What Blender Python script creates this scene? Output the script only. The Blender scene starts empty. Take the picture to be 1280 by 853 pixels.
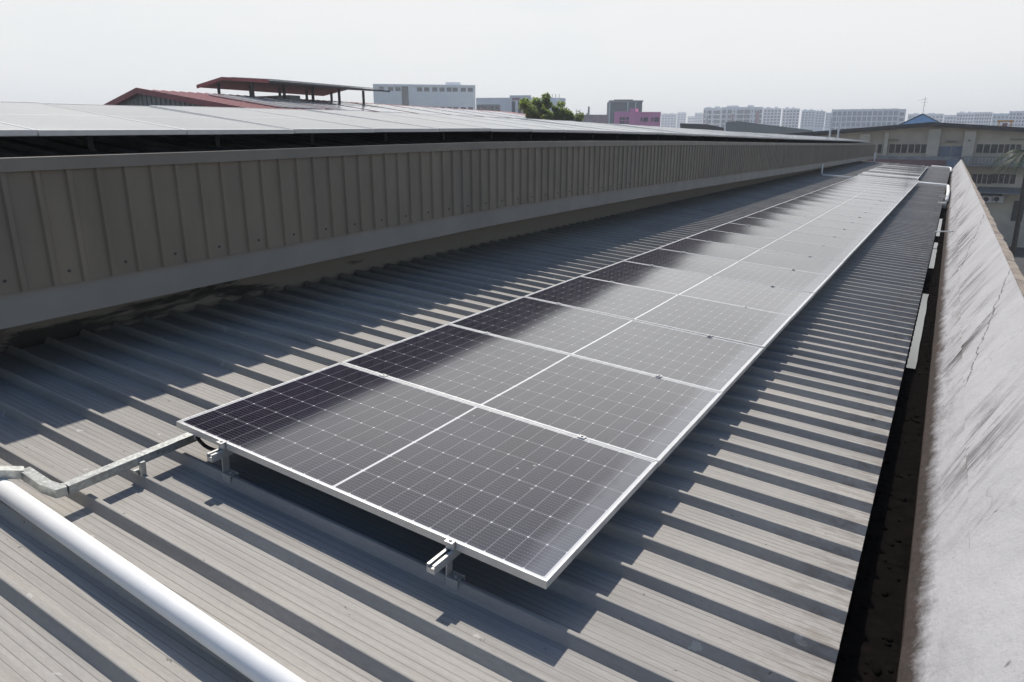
import bpy, bmesh, math, random
from mathutils import Vector, Matrix
random.seed(7)
S = bpy.context.scene
COL = S.collection
R_ = math.radians

# ------------------------------------------------------------------ camera
CAM_R = ((0.8536, 0.5209, 0.0026), (-0.1465, 0.2354, 0.9608), (0.4998, -0.8206, 0.2773))
CAM_C = Vector((3.3651, -2.0533, 1.4665))
FPX = 876.955
cam = bpy.data.cameras.new('camera'); camo = bpy.data.objects.new('camera', cam); COL.objects.link(camo)
cam.sensor_width = 36.0; cam.lens = FPX * 36.0 / 1280.0
cam.clip_start = 0.05; cam.clip_end = 9000
m3 = Matrix(CAM_R).transposed().to_4x4(); m3.translation = CAM_C
camo.matrix_world = m3
S.camera = camo

# ------------------------------------------------------------------ light
GLOW = .66
VEIL = (9.4, 9.45, 9.3)
SUN_DIR = Vector((-0.445, 0.545, 1.034)).normalized()      # towards the sun
elev = math.asin(SUN_DIR.z); azim = math.atan2(SUN_DIR.x, SUN_DIR.y)
w = bpy.data.worlds.new('World'); S.world = w; w.use_nodes = True
nt = w.node_tree; bg = nt.nodes['Background']
sky = nt.nodes.new('ShaderNodeTexSky'); sky.sky_type = 'NISHITA'; sky.sun_disc = False
sky.sun_elevation = elev; sky.sun_rotation = azim
sky.air_density = 1.0; sky.dust_density = 1.0; sky.ozone_density = 1.0; sky.altitude = 20
def wn(t, **k):
    o = nt.nodes.new('ShaderNode' + t)
    for a, v in k.items(): setattr(o, a, v)
    return o
def wr(src, a, b, lo, hi):
    o = wn('MapRange', interpolation_type='SMOOTHSTEP'); nt.links.new(src, o.inputs[0])
    for i_, q in enumerate((a, b, lo, hi)): o.inputs[i_ + 1].default_value = q
    return o.outputs[0]
def wm(op, a, b):
    o = wn('Math', operation=op)
    for i_, q in enumerate((a, b)):
        if isinstance(q, bpy.types.NodeSocket): nt.links.new(q, o.inputs[i_])
        else: o.inputs[i_].default_value = q
    return o.outputs[0]
hs = wn('HueSaturation'); hs.inputs['Saturation'].default_value = 1.35; hs.inputs['Value'].default_value = 1.15
nt.links.new(sky.outputs[0], hs.inputs['Color'])
# hazy tropical sky: a bright white veil low down around the sun's side, bluer and darker overhead and behind
tc = wn('TexCoord'); sp_ = wn('SeparateXYZ'); nt.links.new(tc.outputs['Generated'], sp_.inputs[0])
dt_ = wn('VectorMath', operation='DOT_PRODUCT'); nt.links.new(tc.outputs['Generated'], dt_.inputs[0])
hd = Vector((SUN_DIR.x, SUN_DIR.y, 0)).normalized(); dt_.inputs[1].default_value = hd
az_ = wr(dt_.outputs['Value'], -.25, .60, .52, 1.0)
rise = wm('MULTIPLY', wr(sp_.outputs[2],   .165, .235, 0, GLOW), wr(dt_.outputs['Value'], .35, .75, 0, 1))
el_ = wm('MULTIPLY', wr(sp_.outputs[2], .34, .78, 1.0, .10), wm('ADD', rise, 1.0))
back = wr(dt_.outputs['Value'], -.1, .5, 0, 1)      # behind the viewer the veil is thin above the horizon
el_ = wm('MULTIPLY', el_, wm('MAXIMUM', back, wr(sp_.outputs[2], .12, .50, 1.0, .20)))
mp = wn('Mapping'); mp.inputs['Scale'].default_value = (1.0, 1.0, 4.5); nt.links.new(tc.outputs['Generated'], mp.inputs[0])
nz = wn('TexNoise'); nz.inputs['Scale'].default_value = 1.7; nz.inputs['Detail'].default_value = 5; nt.links.new(mp.outputs[0], nz.inputs['Vector'])
cl_ = wm('MULTIPLY', wr(nz.outputs[0], .35, .65, .84, 1.0), wr(dt_.outputs['Value'], 0, .9, .90, 1.0))
fac = wm('MULTIPLY', wm('MULTIPLY', az_, el_), cl_)
vl = wn('VectorMath', operation='SCALE'); vl.inputs[0].default_value = VEIL; nt.links.new(fac, vl.inputs['Scale'])
inv_ = wm('MAXIMUM', wm('SUBTRACT', 1.0, fac), .0)
bl = wn('VectorMath', operation='SCALE'); nt.links.new(hs.outputs[0], bl.inputs[0]); nt.links.new(inv_, bl.inputs['Scale'])
mx = wn('VectorMath', operation='ADD'); nt.links.new(vl.outputs[0], mx.inputs[0]); nt.links.new(bl.outputs[0], mx.inputs[1])
nt.links.new(mx.outputs[0], bg.inputs[0]); bg.inputs[1].default_value = 0.10
sun = bpy.data.lights.new('sun', 'SUN'); sun.energy = 4.2; sun.angle = R_(1.0); sun.color = (1, .94, .86)
suno = bpy.data.objects.new('sun', sun); COL.objects.link(suno)
suno.rotation_euler = SUN_DIR.to_track_quat('Z', 'Y').to_euler(); suno.location = (0, 0, 60)
S.view_settings.view_transform = 'Standard'; S.view_settings.look = 'None'
S.view_settings.exposure = 0.0; S.view_settings.gamma = 1.0
S.render.engine = 'CYCLES'
S.cycles.max_bounces = 6; S.cycles.volume_bounces = 0; S.cycles.use_denoising = True
S.cycles.volume_step_rate = 4

# ------------------------------------------------------------------ frames
TH = R_(4.0); CT, ST = math.cos(TH), math.sin(TH)
def pw(x, y, z):                       # roof frame (x down the slope, z off the panels) -> world
    return Vector((x * CT + z * ST, y, -x * ST + z * CT))
ROOF_M = Matrix(((CT, 0, ST, 0), (0, 1, 0, 0), (-ST, 0, CT, 0), (0, 0, 0, 1)))
def ray(px, py):
    d = Vector(((px - 640) / FPX, -(py - 426.5) / FPX, -1.0)); return Matrix(CAM_R).transposed() @ d
def atY(px, py, Y):
    d = ray(px, py); return CAM_C + d * ((Y - CAM_C.y) / d.y)
def atX(px, py, X):
    d = ray(px, py); return CAM_C + d * ((X - CAM_C.x) / d.x)
def atD(px, py, D):
    d = ray(px, py); return CAM_C + d / math.hypot(d.x, d.y) * D

# ------------------------------------------------------------------ materials
def newmat(name):
    m = bpy.data.materials.new(name); m.use_nodes = True
    return m, m.node_tree, m.node_tree.nodes['Principled BSDF']
class NT:
    def __init__(s, nt): s.nt = nt
    def n(s, t, **k):
        o = s.nt.nodes.new('ShaderNode' + t)
        for a, v in k.items(): setattr(o, a, v)
        return o
    def put(s, sock, v):
        if isinstance(v, bpy.types.NodeSocket): s.nt.links.new(v, sock)
        elif v is not None: sock.default_value = v
    def math(s, op, a, b=None, c=None):
        o = s.n('Math', operation=op); s.put(o.inputs[0], a)
        if b is not None: s.put(o.inputs[1], b)
        if c is not None: s.put(o.inputs[2], c)
        return o.outputs[0]
    def mix(s, f, a, b, blend='MIX'):
        o = s.n('MixRGB', blend_type=blend); s.put(o.inputs[0], f)
        for i, v in ((1, a), (2, b)):
            if isinstance(v, tuple) and len(v) == 3: v = v + (1,)
            s.put(o.inputs[i], v)
        return o.outputs[0]
    def noise(s, scale, detail=4, vec=None, mscale=None, rough=.55, dist=0):
        o = s.n('TexNoise'); o.inputs['Scale'].default_value = scale; o.inputs['Detail'].default_value = detail
        o.inputs['Roughness'].default_value = rough; o.inputs['Distortion'].default_value = dist
        v = vec if vec is not None else s.n('TexCoord').outputs['Object']
        if mscale:
            mm = s.n('Mapping'); mm.inputs['Scale'].default_value = mscale; s.put(mm.inputs[0], v); v = mm.outputs[0]
        s.put(o.inputs['Vector'], v); return o.outputs[0]
    def ramp(s, v, a, b, lo=0., hi=1.):
        o = s.n('MapRange'); s.put(o.inputs[0], v)
        for i, q in enumerate((a, b, lo, hi)): o.inputs[i + 1].default_value = q
        return o.outputs[0]
    def bump(s, h, strength=.3, dist=.01):
        o = s.n('Bump'); o.inputs['Strength'].default_value = strength; o.inputs['Distance'].default_value = dist
        s.put(o.inputs['Height'], h); return o.outputs[0]

def plain(name, col, rough=.6, metal=0., var=.12, scale=6, bump=.0, spec=None, mscale=None, dirt=None):
    m, nt, b = newmat(name); N = NT(nt)
    n1 = N.noise(scale, 5, mscale=mscale)
    dark = tuple(c * (1 - var * 2) for c in col); lite = tuple(min(1, c * (1 + var)) for c in col)
    c = N.mix(N.ramp(n1, .3, .7), dark, lite)
    if dirt:
        n2 = N.noise(scale * .37, 6, mscale=mscale, dist=.6)
        c = N.mix(N.math('MULTIPLY', N.ramp(n2, .5, .72), dirt[3]), c, dirt[:3])
    N.put(b.inputs['Base Color'], c); b.inputs['Metallic'].default_value = metal
    n3 = N.noise(scale * 2.2, 3)
    N.put(b.inputs['Roughness'], N.ramp(n3, .3, .7, max(.02, rough - .08), min(1, rough + .08)))
    if spec is not None: b.inputs['Specular IOR Level'].default_value = spec
    if bump: N.put(b.inputs['Normal'], N.bump(N.noise(scale * 8, 5), bump, .004))
    return m

def roof_mat():
    m, nt, b = newmat('weathered_zinc_sheet'); N = NT(nt)
    geo = N.n('TexCoord').outputs['Object']
    streak = N.noise(2.0, 6, geo, (.7, 22, 3))          # long streaks down the slope
    blot = N.noise(1.3, 6, geo, (1, 1, 1), .6, .4)
    fine = N.noise(60, 4, geo, (.5, 2, 1))
    c = N.mix(N.ramp(streak, .3, .75), (.30, .287, .265), (.415, .40, .372))
    c = N.mix(N.ramp(blot, .42, .7, 0, .55), c, (.47, .445, .40))
    c = N.mix(N.ramp(fine, .35, .75, 0, .35), c, (.25, .24, .225))
    # shading of the shallow flutes, painted mostly as thin dark lines
    sep = N.n('SeparateXYZ'); N.put(sep.inputs[0], geo)
    u = N.math('FRACT', N.math('DIVIDE', N.math('ADD', sep.outputs[1], 100 * PITCH - RIB0), PITCH))
    fl = None
    for q in FLUTES:
        d = N.math('ABSOLUTE', N.math('SUBTRACT', u, q))
        k = N.ramp(d, .002, .009, 1, 0)
        fl = k if fl is None else N.math('MAXIMUM', fl, k)
    wn = N.ramp(N.noise(1.5, 4, geo, (1, 6, 1)), .35, .65, .35, .8)
    c = N.mix(N.math('MULTIPLY', fl, wn), c, (.13, .123, .115))
    shn = N.n('TexWhiteNoise', noise_dimensions='1D'); N.put(shn.inputs['W'], N.math('FLOOR', N.math('DIVIDE', N.math('ADD', sep.outputs[1], 100 * PITCH - RIB0), PITCH * 3)))
    c = N.mix(1.0, c, N.mix(shn.outputs['Value'], (.90, .90, .91), (1.06, 1.05, 1.03)), 'MULTIPLY')
    # bird droppings and specks
    vor = N.n('TexVoronoi'); vor.inputs['Scale'].default_value = 3.3
    vv = N.n('Mapping'); vv.inputs['Scale'].default_value = (1, 1.6, 1); N.put(vv.inputs[0], geo)
    dn = N.n('VectorMath', operation='ADD'); N.put(dn.inputs[0], vv.outputs[0])
    nn = N.n('TexNoise'); nn.inputs['Scale'].default_value = 30; N.put(nn.inputs['Vector'], geo)
    sc = N.n('VectorMath', operation='SCALE'); N.put(sc.inputs[0], nn.outputs['Color']); sc.inputs['Scale'].default_value = .09
    N.put(dn.inputs[1], sc.outputs[0]); N.put(vor.inputs['Vector'], dn.outputs[0])
    c = N.mix(N.ramp(vor.outputs['Distance'], .07, .085, .6, 0), c, (.52, .51, .48))
    vor2 = N.n('TexVoronoi'); vor2.inputs['Scale'].default_value = 7.7; N.put(vor2.inputs['Vector'], dn.outputs[0])
    c = N.mix(N.ramp(vor2.outputs['Distance'], .05, .07, .7, 0), c, (.09, .085, .08))
    # grime towards the eave end of the sheets
    ed = N.math('MULTIPLY', N.ramp(sep.outputs[0], 2.75, 3.28, 0, 1), N.ramp(N.noise(9, 6, geo, (1, 3, 1), .7), .45, .62, 0, .6))
    c = N.mix(ed, c, (.17, .14, .115))
    ed2 = N.math('MULTIPLY', N.ramp(sep.outputs[0], -1.5, -2.4, 0, 1), N.ramp(blot, .3, .6, .2, .7))
    c = N.mix(ed2, c, (.15, .155, .16))
    N.put(b.inputs['Base Color'], c)
    b.inputs['Metallic'].default_value = .12
    N.put(b.inputs['Roughness'], N.ramp(blot,   .3, .7, .66, .8)); b.inputs['Specular IOR Level'].default_value = .22
    N.put(b.inputs['Normal'], N.bump(N.noise(5, 4, geo, (.6, 3, 1)), .15, .01))
    return m

def panel_mat():
    m, nt, b = newmat('solar_cells_under_glass'); N = NT(nt)
    geo = N.n('TexCoord').outputs['Object']; sep = N.n('SeparateXYZ'); N.put(sep.inputs[0], geo)
    x, y = sep.outputs[0], sep.outputs[1]
    # fold around the middle gap
    ax = N.math('ABSOLUTE', N.math('SUBTRACT', x, PL / 2))
    cx = N.math('DIVIDE', N.math('SUBTRACT', ax, .007), CX)
    cy = N.math('DIVIDE', N.math('SUBTRACT', y, MY), CY)
    def edge(c, size):
        fr = N.math('FRACT', c); d = N.math('MINIMUM', fr, N.math('SUBTRACT', 1, fr)); return N.math('MULTIPLY', d, size)
    dx = edge(cx, CX); dy = edge(cy, CY)
    lines = N.math('MAXIMUM', N.ramp(dx, .0006, .0016, .75, 0), N.ramp(dy, .0008, .0020, .85, 0))
    dia = N.ramp(N.math('ADD', dx, dy), .0055, .0075, 1, 0)     # chamfered cell corners
    white = lines
    # busbars and the dotted fingers
    bb = N.math('FRACT', N.math('MULTIPLY', cy, 9.0)); bb = N.math('ABSOLUTE', N.math('SUBTRACT', bb, .5))
    bar = N.ramp(bb, .03, .07, .34, 0)
    dt = N.math('FRACT', N.math('MULTIPLY', cx, 6.0)); dt = N.math('ABSOLUTE', N.math('SUBTRACT', dt, .5))
    dots = N.math('MULTIPLY', N.ramp(bb, .09, .16, 1, 0), N.ramp(dt, .10, .2, .5, 0))
    bar = N.math('MAXIMUM', bar, dots)
    # outside the cell field: back sheet
    midw = N.ramp(ax, .0055, .0075, 1, 0)
    out = N.math('MAXIMUM', N.ramp(ax, PL / 2 - .0245, PL / 2 - .0235, 0, 1),
                 N.math('MAXIMUM', N.ramp(y, MY - .001, MY, 1, 0), N.ramp(y, PWD - MY, PWD - MY + .001, 0, 1)))
    cell = N.mix(N.ramp(N.noise(1.7, 3, geo), .3, .7), (.008, .0055, .014), (.015, .010, .026))
    oi = N.n('ObjectInfo').outputs['Random']
    cell = N.mix(N.math('MULTIPLY', oi, .5), cell, (.010, .009, .019))
    c = N.mix(bar, cell, (.17, .165, .18)); c = N.mix(white, c, (.33, .33, .35)); c = N.mix(dia, c, (.62, .62, .63))
    c = N.mix(N.math('MAXIMUM', midw, out), c, (.66, .66, .66))
    # dust film, thicker along the lower (eave) edge
    dust = N.ramp(N.noise(4, 5, geo, (1, 1.5, 1)), .3, .75, .004, .022)
    low = N.math('MULTIPLY', N.ramp(N.math('ADD', x, N.math('MULTIPLY', N.noise(6, 4, geo), .08)), PL - .13, PL - .04, 0, 1), .26)
    dust = N.math('ADD', dust, low)
    c = N.mix(dust, c, (.34, .36, .40))
    sp = N.n('TexVoronoi'); sp.inputs['Scale'].default_value = 5.5
    off = N.n('VectorMath', operation='ADD'); N.put(off.inputs[0], geo)
    cmb = N.n('CombineXYZ'); N.put(cmb.inputs[0], N.math('MULTIPLY', oi, 37.)); N.put(cmb.inputs[1], N.math('MULTIPLY', oi, 11.))
    N.put(off.inputs[1], cmb.outputs[0]); N.put(sp.inputs['Vector'], off.outputs[0])
    c = N.mix(N.ramp(sp.outputs['Distance'], .04, .06, .5, 0), c, (.45, .44, .40))
    N.put(b.inputs['Base Color'], c); b.inputs['Roughness'].default_value = .5
    b.inputs['Specular IOR Level'].default_value = .0
    b.inputs['Coat Weight'].default_value = 1.0; b.inputs['Coat IOR'].default_value = 1.9
    N.put(b.inputs['Coat Roughness'], N.ramp(N.noise(3, 4, geo), .3, .7, .075, .10))
    return m

# dimensions of a module, the roof corrugation
PL, PWD, STEP = 2.278, 1.219, 1.2284
CX = (PL / 2 - .024 - .007) / 12; MY = .022; CY = (PWD - 2 * MY) / 6
PITCH, RIB0, HPAN, HRIB = .264, .022, -.242, .046
FLUTES = (.26, .39, .52, .65, .78)

M = {}
M['roof'] = roof_mat(); M['cell'] = panel_mat()
M['alu'] = plain('brushed_aluminium', (.50, .50, .49), .45, .45, .05, 20)
M['frame'] = plain('anodised_frame', (.60, .60, .59), .36, .55, .04, 12)
M['galv'] = plain('galvanised_steel', (.46, .48, .47), .42, .7, .16, 40, dirt=(.18, .18, .17, .5))
M['pvc'] = plain('white_pvc', (.80, .80, .78), .62, 0, .03, 5, spec=.3, dirt=(.60, .58, .54, .25))
M['rubber'] = plain('black_rubber', (.018, .018, .018), .5, 0, .1)
M['clad'] = plain('brown_grey_cladding', (.178, .150, .114), .5, .1, .10, 2.2, mscale=(1, 1, .35), dirt=(.13, .115, .10, .5))
M['cap'] = plain('cap_flashing', (.19, .172, .145), .45, .1, .08, 3)
M['band'] = plain('grey_fascia', (.215, .205, .185), .55, 0, .07, 1.4, dirt=(.17, .165, .15, .5))
M['dark'] = plain('dark_void_metal', (.05, .052, .05), .6, .2, .2, 5)
M['glass'] = plain('dark_window_glass', (.035, .04, .048), .12, 0, .2, 2)
M['curtain'] = plain('drawn_curtain', (.085, .065, .055), .8, 0, .2, 9)
M['bluedoor'] = plain('blue_grey_door', (.17, .21, .28), .5)
M['redroof'] = plain('red_roof_sheet', (.26, .055, .06), .5, .1, .12, 4)
M['greywall'] = plain('grey_corrugated_wall', (.24, .25, .24), .6, .1, .06, 4)
M['white'] = plain('white_paint', (.80, .81, .82), .6, 0, .04, .4)
M['cream'] = plain('cream_render', (.62, .55, .44), .8, 0, .07, .5, mscale=(1, 1, 2.), dirt=(.26, .24, .2, .5))
M['concrete'] = plain('grey_concrete', (.30, .30, .29), .8, 0, .14, 1.3, dirt=(.14, .13, .12, .6))
M['blueroof'] = plain('blue_roof_tiles', (.045, .11, .22), .9, 0, .15, 3, spec=.1)
M['brick'] = plain('red_brown_paint', (.24, .13, .12), .7, 0, .1, 2)
M['pink'] = plain('pink_paint', (.80, .28, .50), .7, 0, .04, .3)
M['slate'] = plain('dark_blue_cladding', (.012, .05, .08), .8, 0, .12, .2, spec=.2)
M['hdbwall'] = plain('pale_tower_render', (.76, .77, .79), .8, 0, .04, .1)
M['hdbblue'] = plain('pale_blue_render', (.50, .62, .68), .8, 0, .05, .1)
M['hdbdark'] = plain('shaded_recess_paint', (.13, .16, .20), .7, 0, .2, .1)
M['balc'] = plain('shaded_balcony', (.10, .12, .15), .7, 0, .3, .3)
M['glaz'] = plain('blue_glazing', (.13, .22, .31), .3, 0, .3, .2)
M['maroon'] = plain('maroon_paint', (.25, .05, .08), .7)
M['bluepaint'] = plain('blue_paint', (.10, .24, .60), .7)
M['orange'] = plain('orange_steel', (.55, .28, .08), .6)
M['asphalt'] = plain('asphalt', (.05, .05, .052), .85, 0, .2, .3)
M['leaf'] = plain('leaf', (.13, .18, .045), .6, 0, .5, 1.2)
M['palm'] = plain('palm_leaf', (.028, .05, .02), .5, 0, .4, 3)
for k_ in ('leaf', 'palm'):
    t_ = M[k_].node_tree; tl = t_.nodes.new('ShaderNodeBsdfTranslucent'); ms = t_.nodes.new('ShaderNodeMixShader')
    tl.inputs[0].default_value = (.36, .48, .08, 1) if k_ == 'leaf' else (.03, .06, .012, 1); ms.inputs[0].default_value = .45
    ou = t_.nodes['Material Output']; t_.links.new(t_.nodes['Principled BSDF'].outputs[0], ms.inputs[1]); t_.links.new(tl.outputs[0], ms.inputs[2]); t_.links.new(ms.outputs[0], ou.inputs[0])
M['bark'] = plain('bark', (.13, .10, .075), .85, 0, .2, 9)
M['brass'] = plain('brown_concrete', (.30, .25, .20), .85, 0, .2, 7, .4, dirt=(.10, .08, .07, .8))

def water_mat():
    m, nt, b = newmat('wet_gutter_bed'); N = NT(nt)
    geo = N.n('TexCoord').outputs['Object']
    n = N.noise(14, 7, geo, None, .7)
    c = N.mix(N.ramp(n, .35, .7), (.004, .0037, .0034), (.012, .010, .009))
    N.put(b.inputs['Base Color'], c); b.inputs['Roughness'].default_value = .9
    b.inputs['Specular IOR Level'].default_value = .0
    N.put(b.inputs['Normal'], N.bump(n, .6, .02)); return m
M['bed'] = water_mat()
def pool_mat():
    m, nt, b = newmat('standing_water'); N = NT(nt)
    b.inputs['Base Color'].default_value = (.02, .02, .018, 1); b.inputs['Roughness'].default_value = .03
    b.inputs['IOR'].default_value = 1.33; b.inputs['Specular IOR Level'].default_value = .9
    N.put(b.inputs['Normal'], N.bump(N.noise(25, 3), .03, .003)); return m
M['water'] = pool_mat()

def parapet_mat():
    # white-painted sloping parapet, rain streaks running down the face, dirt at the foot
    m, nt, b = newmat('streaked_white_paint'); N = NT(nt)
    uv = N.n('UVMap').outputs[0] if False else N.n('TexCoord').outputs['UV']
    sep = N.n('SeparateXYZ'); N.put(sep.inputs[0], uv); v, u = sep.outputs[1], sep.outputs[0]   # u along (m), v up the face 0..1
    # diagonal streaks drift along the wall
    dg = N.math('ADD', u, N.math('MULTIPLY', v, -1.1))
    cmb = N.n('CombineXYZ'); N.put(cmb.inputs[0], dg); N.put(cmb.inputs[1], N.math('MULTIPLY', v, .55))
    s1 = N.noise(2.6, 8, cmb.outputs[0], (1, .6, 1), .75)
    s2 = N.noise(13, 6, cmb.outputs[0], (1, .22, 1), .7)
    patch = N.ramp(N.noise(.75, 3, cmb.outputs[0], (1, .5, 1)), .46, .54, 0, 1)
    st = N.math('MULTIPLY', N.ramp(s2, .44, .54, .1, 1), N.ramp(s1, .45, .52, 0, 1))
    nearfold = N.ramp(N.math('ABSOLUTE', N.math('SUBTRACT', v, .46)), .02, .36, 1, 0)
    st = N.math('MULTIPLY', st, N.math('MULTIPLY', patch, N.ramp(nearfold, 0, .8, .15, 1)))
    st = N.math('MULTIPLY', st, N.ramp(u, 1.0, 5.0, .45, 1))
    base = N.mix(N.ramp(N.noise(1.2, 6, uv), .3, .7), (.38, .38, .393), (.46, .46, .475))
    base = N.mix(N.ramp(N.noise(38, 7, uv, (1, .5, 1), .75), .50, .72, 0, .45), base, (.30, .285, .28))
    c = N.mix(N.math('MULTIPLY', st, .97), base, (.045, .036, .033))
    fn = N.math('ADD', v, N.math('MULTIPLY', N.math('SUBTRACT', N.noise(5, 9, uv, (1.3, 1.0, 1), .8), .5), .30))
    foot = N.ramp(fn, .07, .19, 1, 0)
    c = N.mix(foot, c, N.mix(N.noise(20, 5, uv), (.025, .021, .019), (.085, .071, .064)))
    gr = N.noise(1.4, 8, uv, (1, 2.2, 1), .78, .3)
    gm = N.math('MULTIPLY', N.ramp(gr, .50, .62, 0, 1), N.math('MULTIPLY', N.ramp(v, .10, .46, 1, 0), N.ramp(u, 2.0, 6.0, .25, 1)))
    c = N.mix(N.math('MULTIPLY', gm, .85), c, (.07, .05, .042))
    pit = N.noise(90, 3, uv, (1, 1, 1), .6)
    c = N.mix(N.ramp(pit, .64, .70, 0, .5), c, (.17, .15, .14))
    # fold seam and a wandering crack
    wob = N.math('MULTIPLY', N.math('SUBTRACT', N.noise(3, 6, uv, (1, 0, 0)), .5), .03)
    seam = N.ramp(N.math('ABSOLUTE', N.math('ADD', N.math('SUBTRACT', v, .39), wob)), .0015, .008, .85, 0)
    c = N.mix(N.math('MULTIPLY', seam, N.ramp(N.noise(2, 4, uv), .35, .6, .1, 1)), c, (.10, .09, .085))
    vo = N.n('TexVoronoi', feature='DISTANCE_TO_EDGE'); vo.inputs['Scale'].default_value = .45
    ad = N.n('VectorMath', operation='ADD'); N.put(ad.inputs[0], cmb.outputs[0])
    nn = N.n('TexNoise'); nn.inputs['Scale'].default_value = 3; nn.inputs['Detail'].default_value = 6; N.put(nn.inputs['Vector'], uv)
    sc = N.n('VectorMath', operation='SCALE'); N.put(sc.inputs[0], nn.outputs['Color']); sc.inputs['Scale'].default_value = .5
    N.put(ad.inputs[1], sc.outputs[0]); N.put(vo.inputs['Vector'], ad.outputs[0])
    ck = N.math('MULTIPLY', N.ramp(vo.outputs['Distance'], .001, .0035, .3, 0), N.ramp(v, .4, .5, 0, 1))
    c = N.mix(N.math('MULTIPLY', ck, N.ramp(N.noise(.8, 2, uv), .45, .6, 0, 1)), c, (.09, .08, .075))
    jag = N.math('MULTIPLY', N.math('SUBTRACT', N.noise(2.2, 8, uv, (1, 1, 1), .7), .5), .22)
    for (u0, u1, v0, k_) in ((3.9, 7.2, .40, .19), (9.6, 14.0, .42, .13), (18., 25., .40, .085)):
        ln = N.math('ADD', N.math('SUBTRACT', N.math('SUBTRACT', v, v0), N.math('MULTIPLY', N.math('SUBTRACT', u, u0), k_)), jag)
        on = N.math('MULTIPLY', N.ramp(u, u0, u0 + .15, 0, 1), N.ramp(u, u1 - .3, u1, 1, 0))
        c = N.mix(N.math('MULTIPLY', N.ramp(N.math('ABSOLUTE', ln), .003, .010, .75, 0), on), c, (.07, .06, .055))
    vs = N.n('TexVoronoi'); vs.inputs['Scale'].default_value = 2.6; N.put(vs.inputs['Vector'], ad.outputs[0])
    c = N.mix(N.ramp(vs.outputs['Distance'], .035, .055, .7, 0), c, (.12, .11, .10))
    N.put(b.inputs['Base Color'], c); b.inputs['Roughness'].default_value = .85; b.inputs['Specular IOR Level'].default_value = .08
    bm_ = N.math('ADD', N.noise(7, 6, uv), N.math('MULTIPLY', N.noise(60, 4, uv), .25))
    N.put(b.inputs['Normal'], N.bump(bm_, .6, .02)); return m
M['parapet'] = parapet_mat()

def mould_mat():
    m, nt, b = newmat('mouldy_concrete'); N = NT(nt)
    geo = N.n('TexCoord').outputs['Object']; sep = N.n('SeparateXYZ'); N.put(sep.inputs[0], geo)
    n = N.noise(1.6, 8, geo, (1, .45, 3), .65, .3)
    near = N.ramp(sep.outputs[1], .5, 3.5, .10, -.12)
    k = N.ramp(N.math('ADD', n, near), .52, .60, 0, .92)
    c = N.mix(k, (.24, .215, .18), (.022, .02, .018))
    N.put(b.inputs['Base Color'], c); b.inputs['Roughness'].default_value = .9; return m
M['mould'] = mould_mat()

# ------------------------------------------------------------------ mesh helpers
def link(name, bm, mat, parent=None, smooth=False):
    me = bpy.data.meshes.new(name); bmesh.ops.recalc_face_normals(bm, faces=bm.faces); bm.to_mesh(me); bm.free()
    mats = mat if isinstance(mat, (list, tuple)) else [mat]
    for q in mats: me.materials.append(M[q] if isinstance(q, str) else q)
    if smooth:
        for p in me.polygons: p.use_smooth = True
    o = bpy.data.objects.new(name, me); COL.objects.link(o)
    if parent: o.parent = parent
    return o
def tag(o, label, cat=None, group=None, kind=None):
    if label: o['label'] = label
    if cat: o['category'] = cat
    if group: o['group'] = group
    if kind: o['kind'] = kind
    return o
def thing(name, label, cat, loc=(0, 0, 0), group=None):
    o = bpy.data.objects.new(name, None); COL.objects.link(o); o.location = loc; o.empty_display_size = .2
    return tag(o, label, cat, group)
def struct(name, bm, mat): return tag(link(name, bm, mat), None, None, None, 'structure')
def copy_tree(o, label=None, group=None):
    c = o.copy(); COL.objects.link(c)
    for ch in o.children:
        d = ch.copy(); COL.objects.link(d); d.parent = c
        for g in ch.children:
            e = g.copy(); COL.objects.link(e); e.parent = d
    if label: c['label'] = label
    if group: c['group'] = group
    return c
def box(bm, x0, x1, y0, y1, z0, z1, M4=None, bev=0):
    g = bmesh.ops.create_cube(bm, size=1)['verts']
    for v in g: v.co = Vector((x0 + (v.co.x + .5) * (x1 - x0), y0 + (v.co.y + .5) * (y1 - y0), z0 + (v.co.z + .5) * (z1 - z0)))
    if bev:
        es = list({e for v in g for e in v.link_edges}); bmesh.ops.bevel(bm, geom=es, offset=bev, segments=1, affect='EDGES')
    if M4 is not None:
        # only for un-bevelled boxes
        bmesh.ops.transform(bm, matrix=M4, verts=[v for v in g if v.is_valid])
    return bm
def tube(bm, pts, r, seg=12, cap=True):
    pts = [Vector(p) for p in pts]; rings = []; up = None
    for i, p in enumerate(pts):
        a = (pts[i] - pts[i - 1]).normalized() if i > 0 else None
        b = (pts[i + 1] - pts[i]).normalized() if i < len(pts) - 1 else None
        d = (a + b).normalized() if (a and b) else (a or b)
        if up is None: up = Vector((0, 0, 1)) if abs(d.z) < .9 else Vector((1, 0, 0))
        s = d.cross(up).normalized(); up = s.cross(d).normalized()
        rr = r[i] if isinstance(r, (list, tuple)) else r
        rings.append([bm.verts.new(p + (s * math.cos(t) + up * math.sin(t)) * rr) for t in [2 * math.pi * k / seg for k in range(seg)]])
    for q in range(len(rings) - 1):
        for k in range(seg):
            bm.faces.new((rings[q][k], rings[q][(k + 1) % seg], rings[q + 1][(k + 1) % seg], rings[q + 1][k]))
    if cap and seg > 2: bm.faces.new(rings[0]); bm.faces.new(rings[-1][::-1])
    return bm
def round_path(pts, rad, n=6):
    pts = [Vector(p) for p in pts]; out = [pts[0]]
    for i in range(1, len(pts) - 1):
        a = (pts[i - 1] - pts[i]); b = (pts[i + 1] - pts[i]); r = min(rad, a.length * .45, b.length * .45)
        p0 = pts[i] + a.normalized() * r; p1 = pts[i] + b.normalized() * r
        for k in range(n + 1):
            t = k / n; out.append(p0.lerp(pts[i], t).lerp(pts[i].lerp(p1, t), t))
    out.append(pts[-1]); return out
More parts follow.
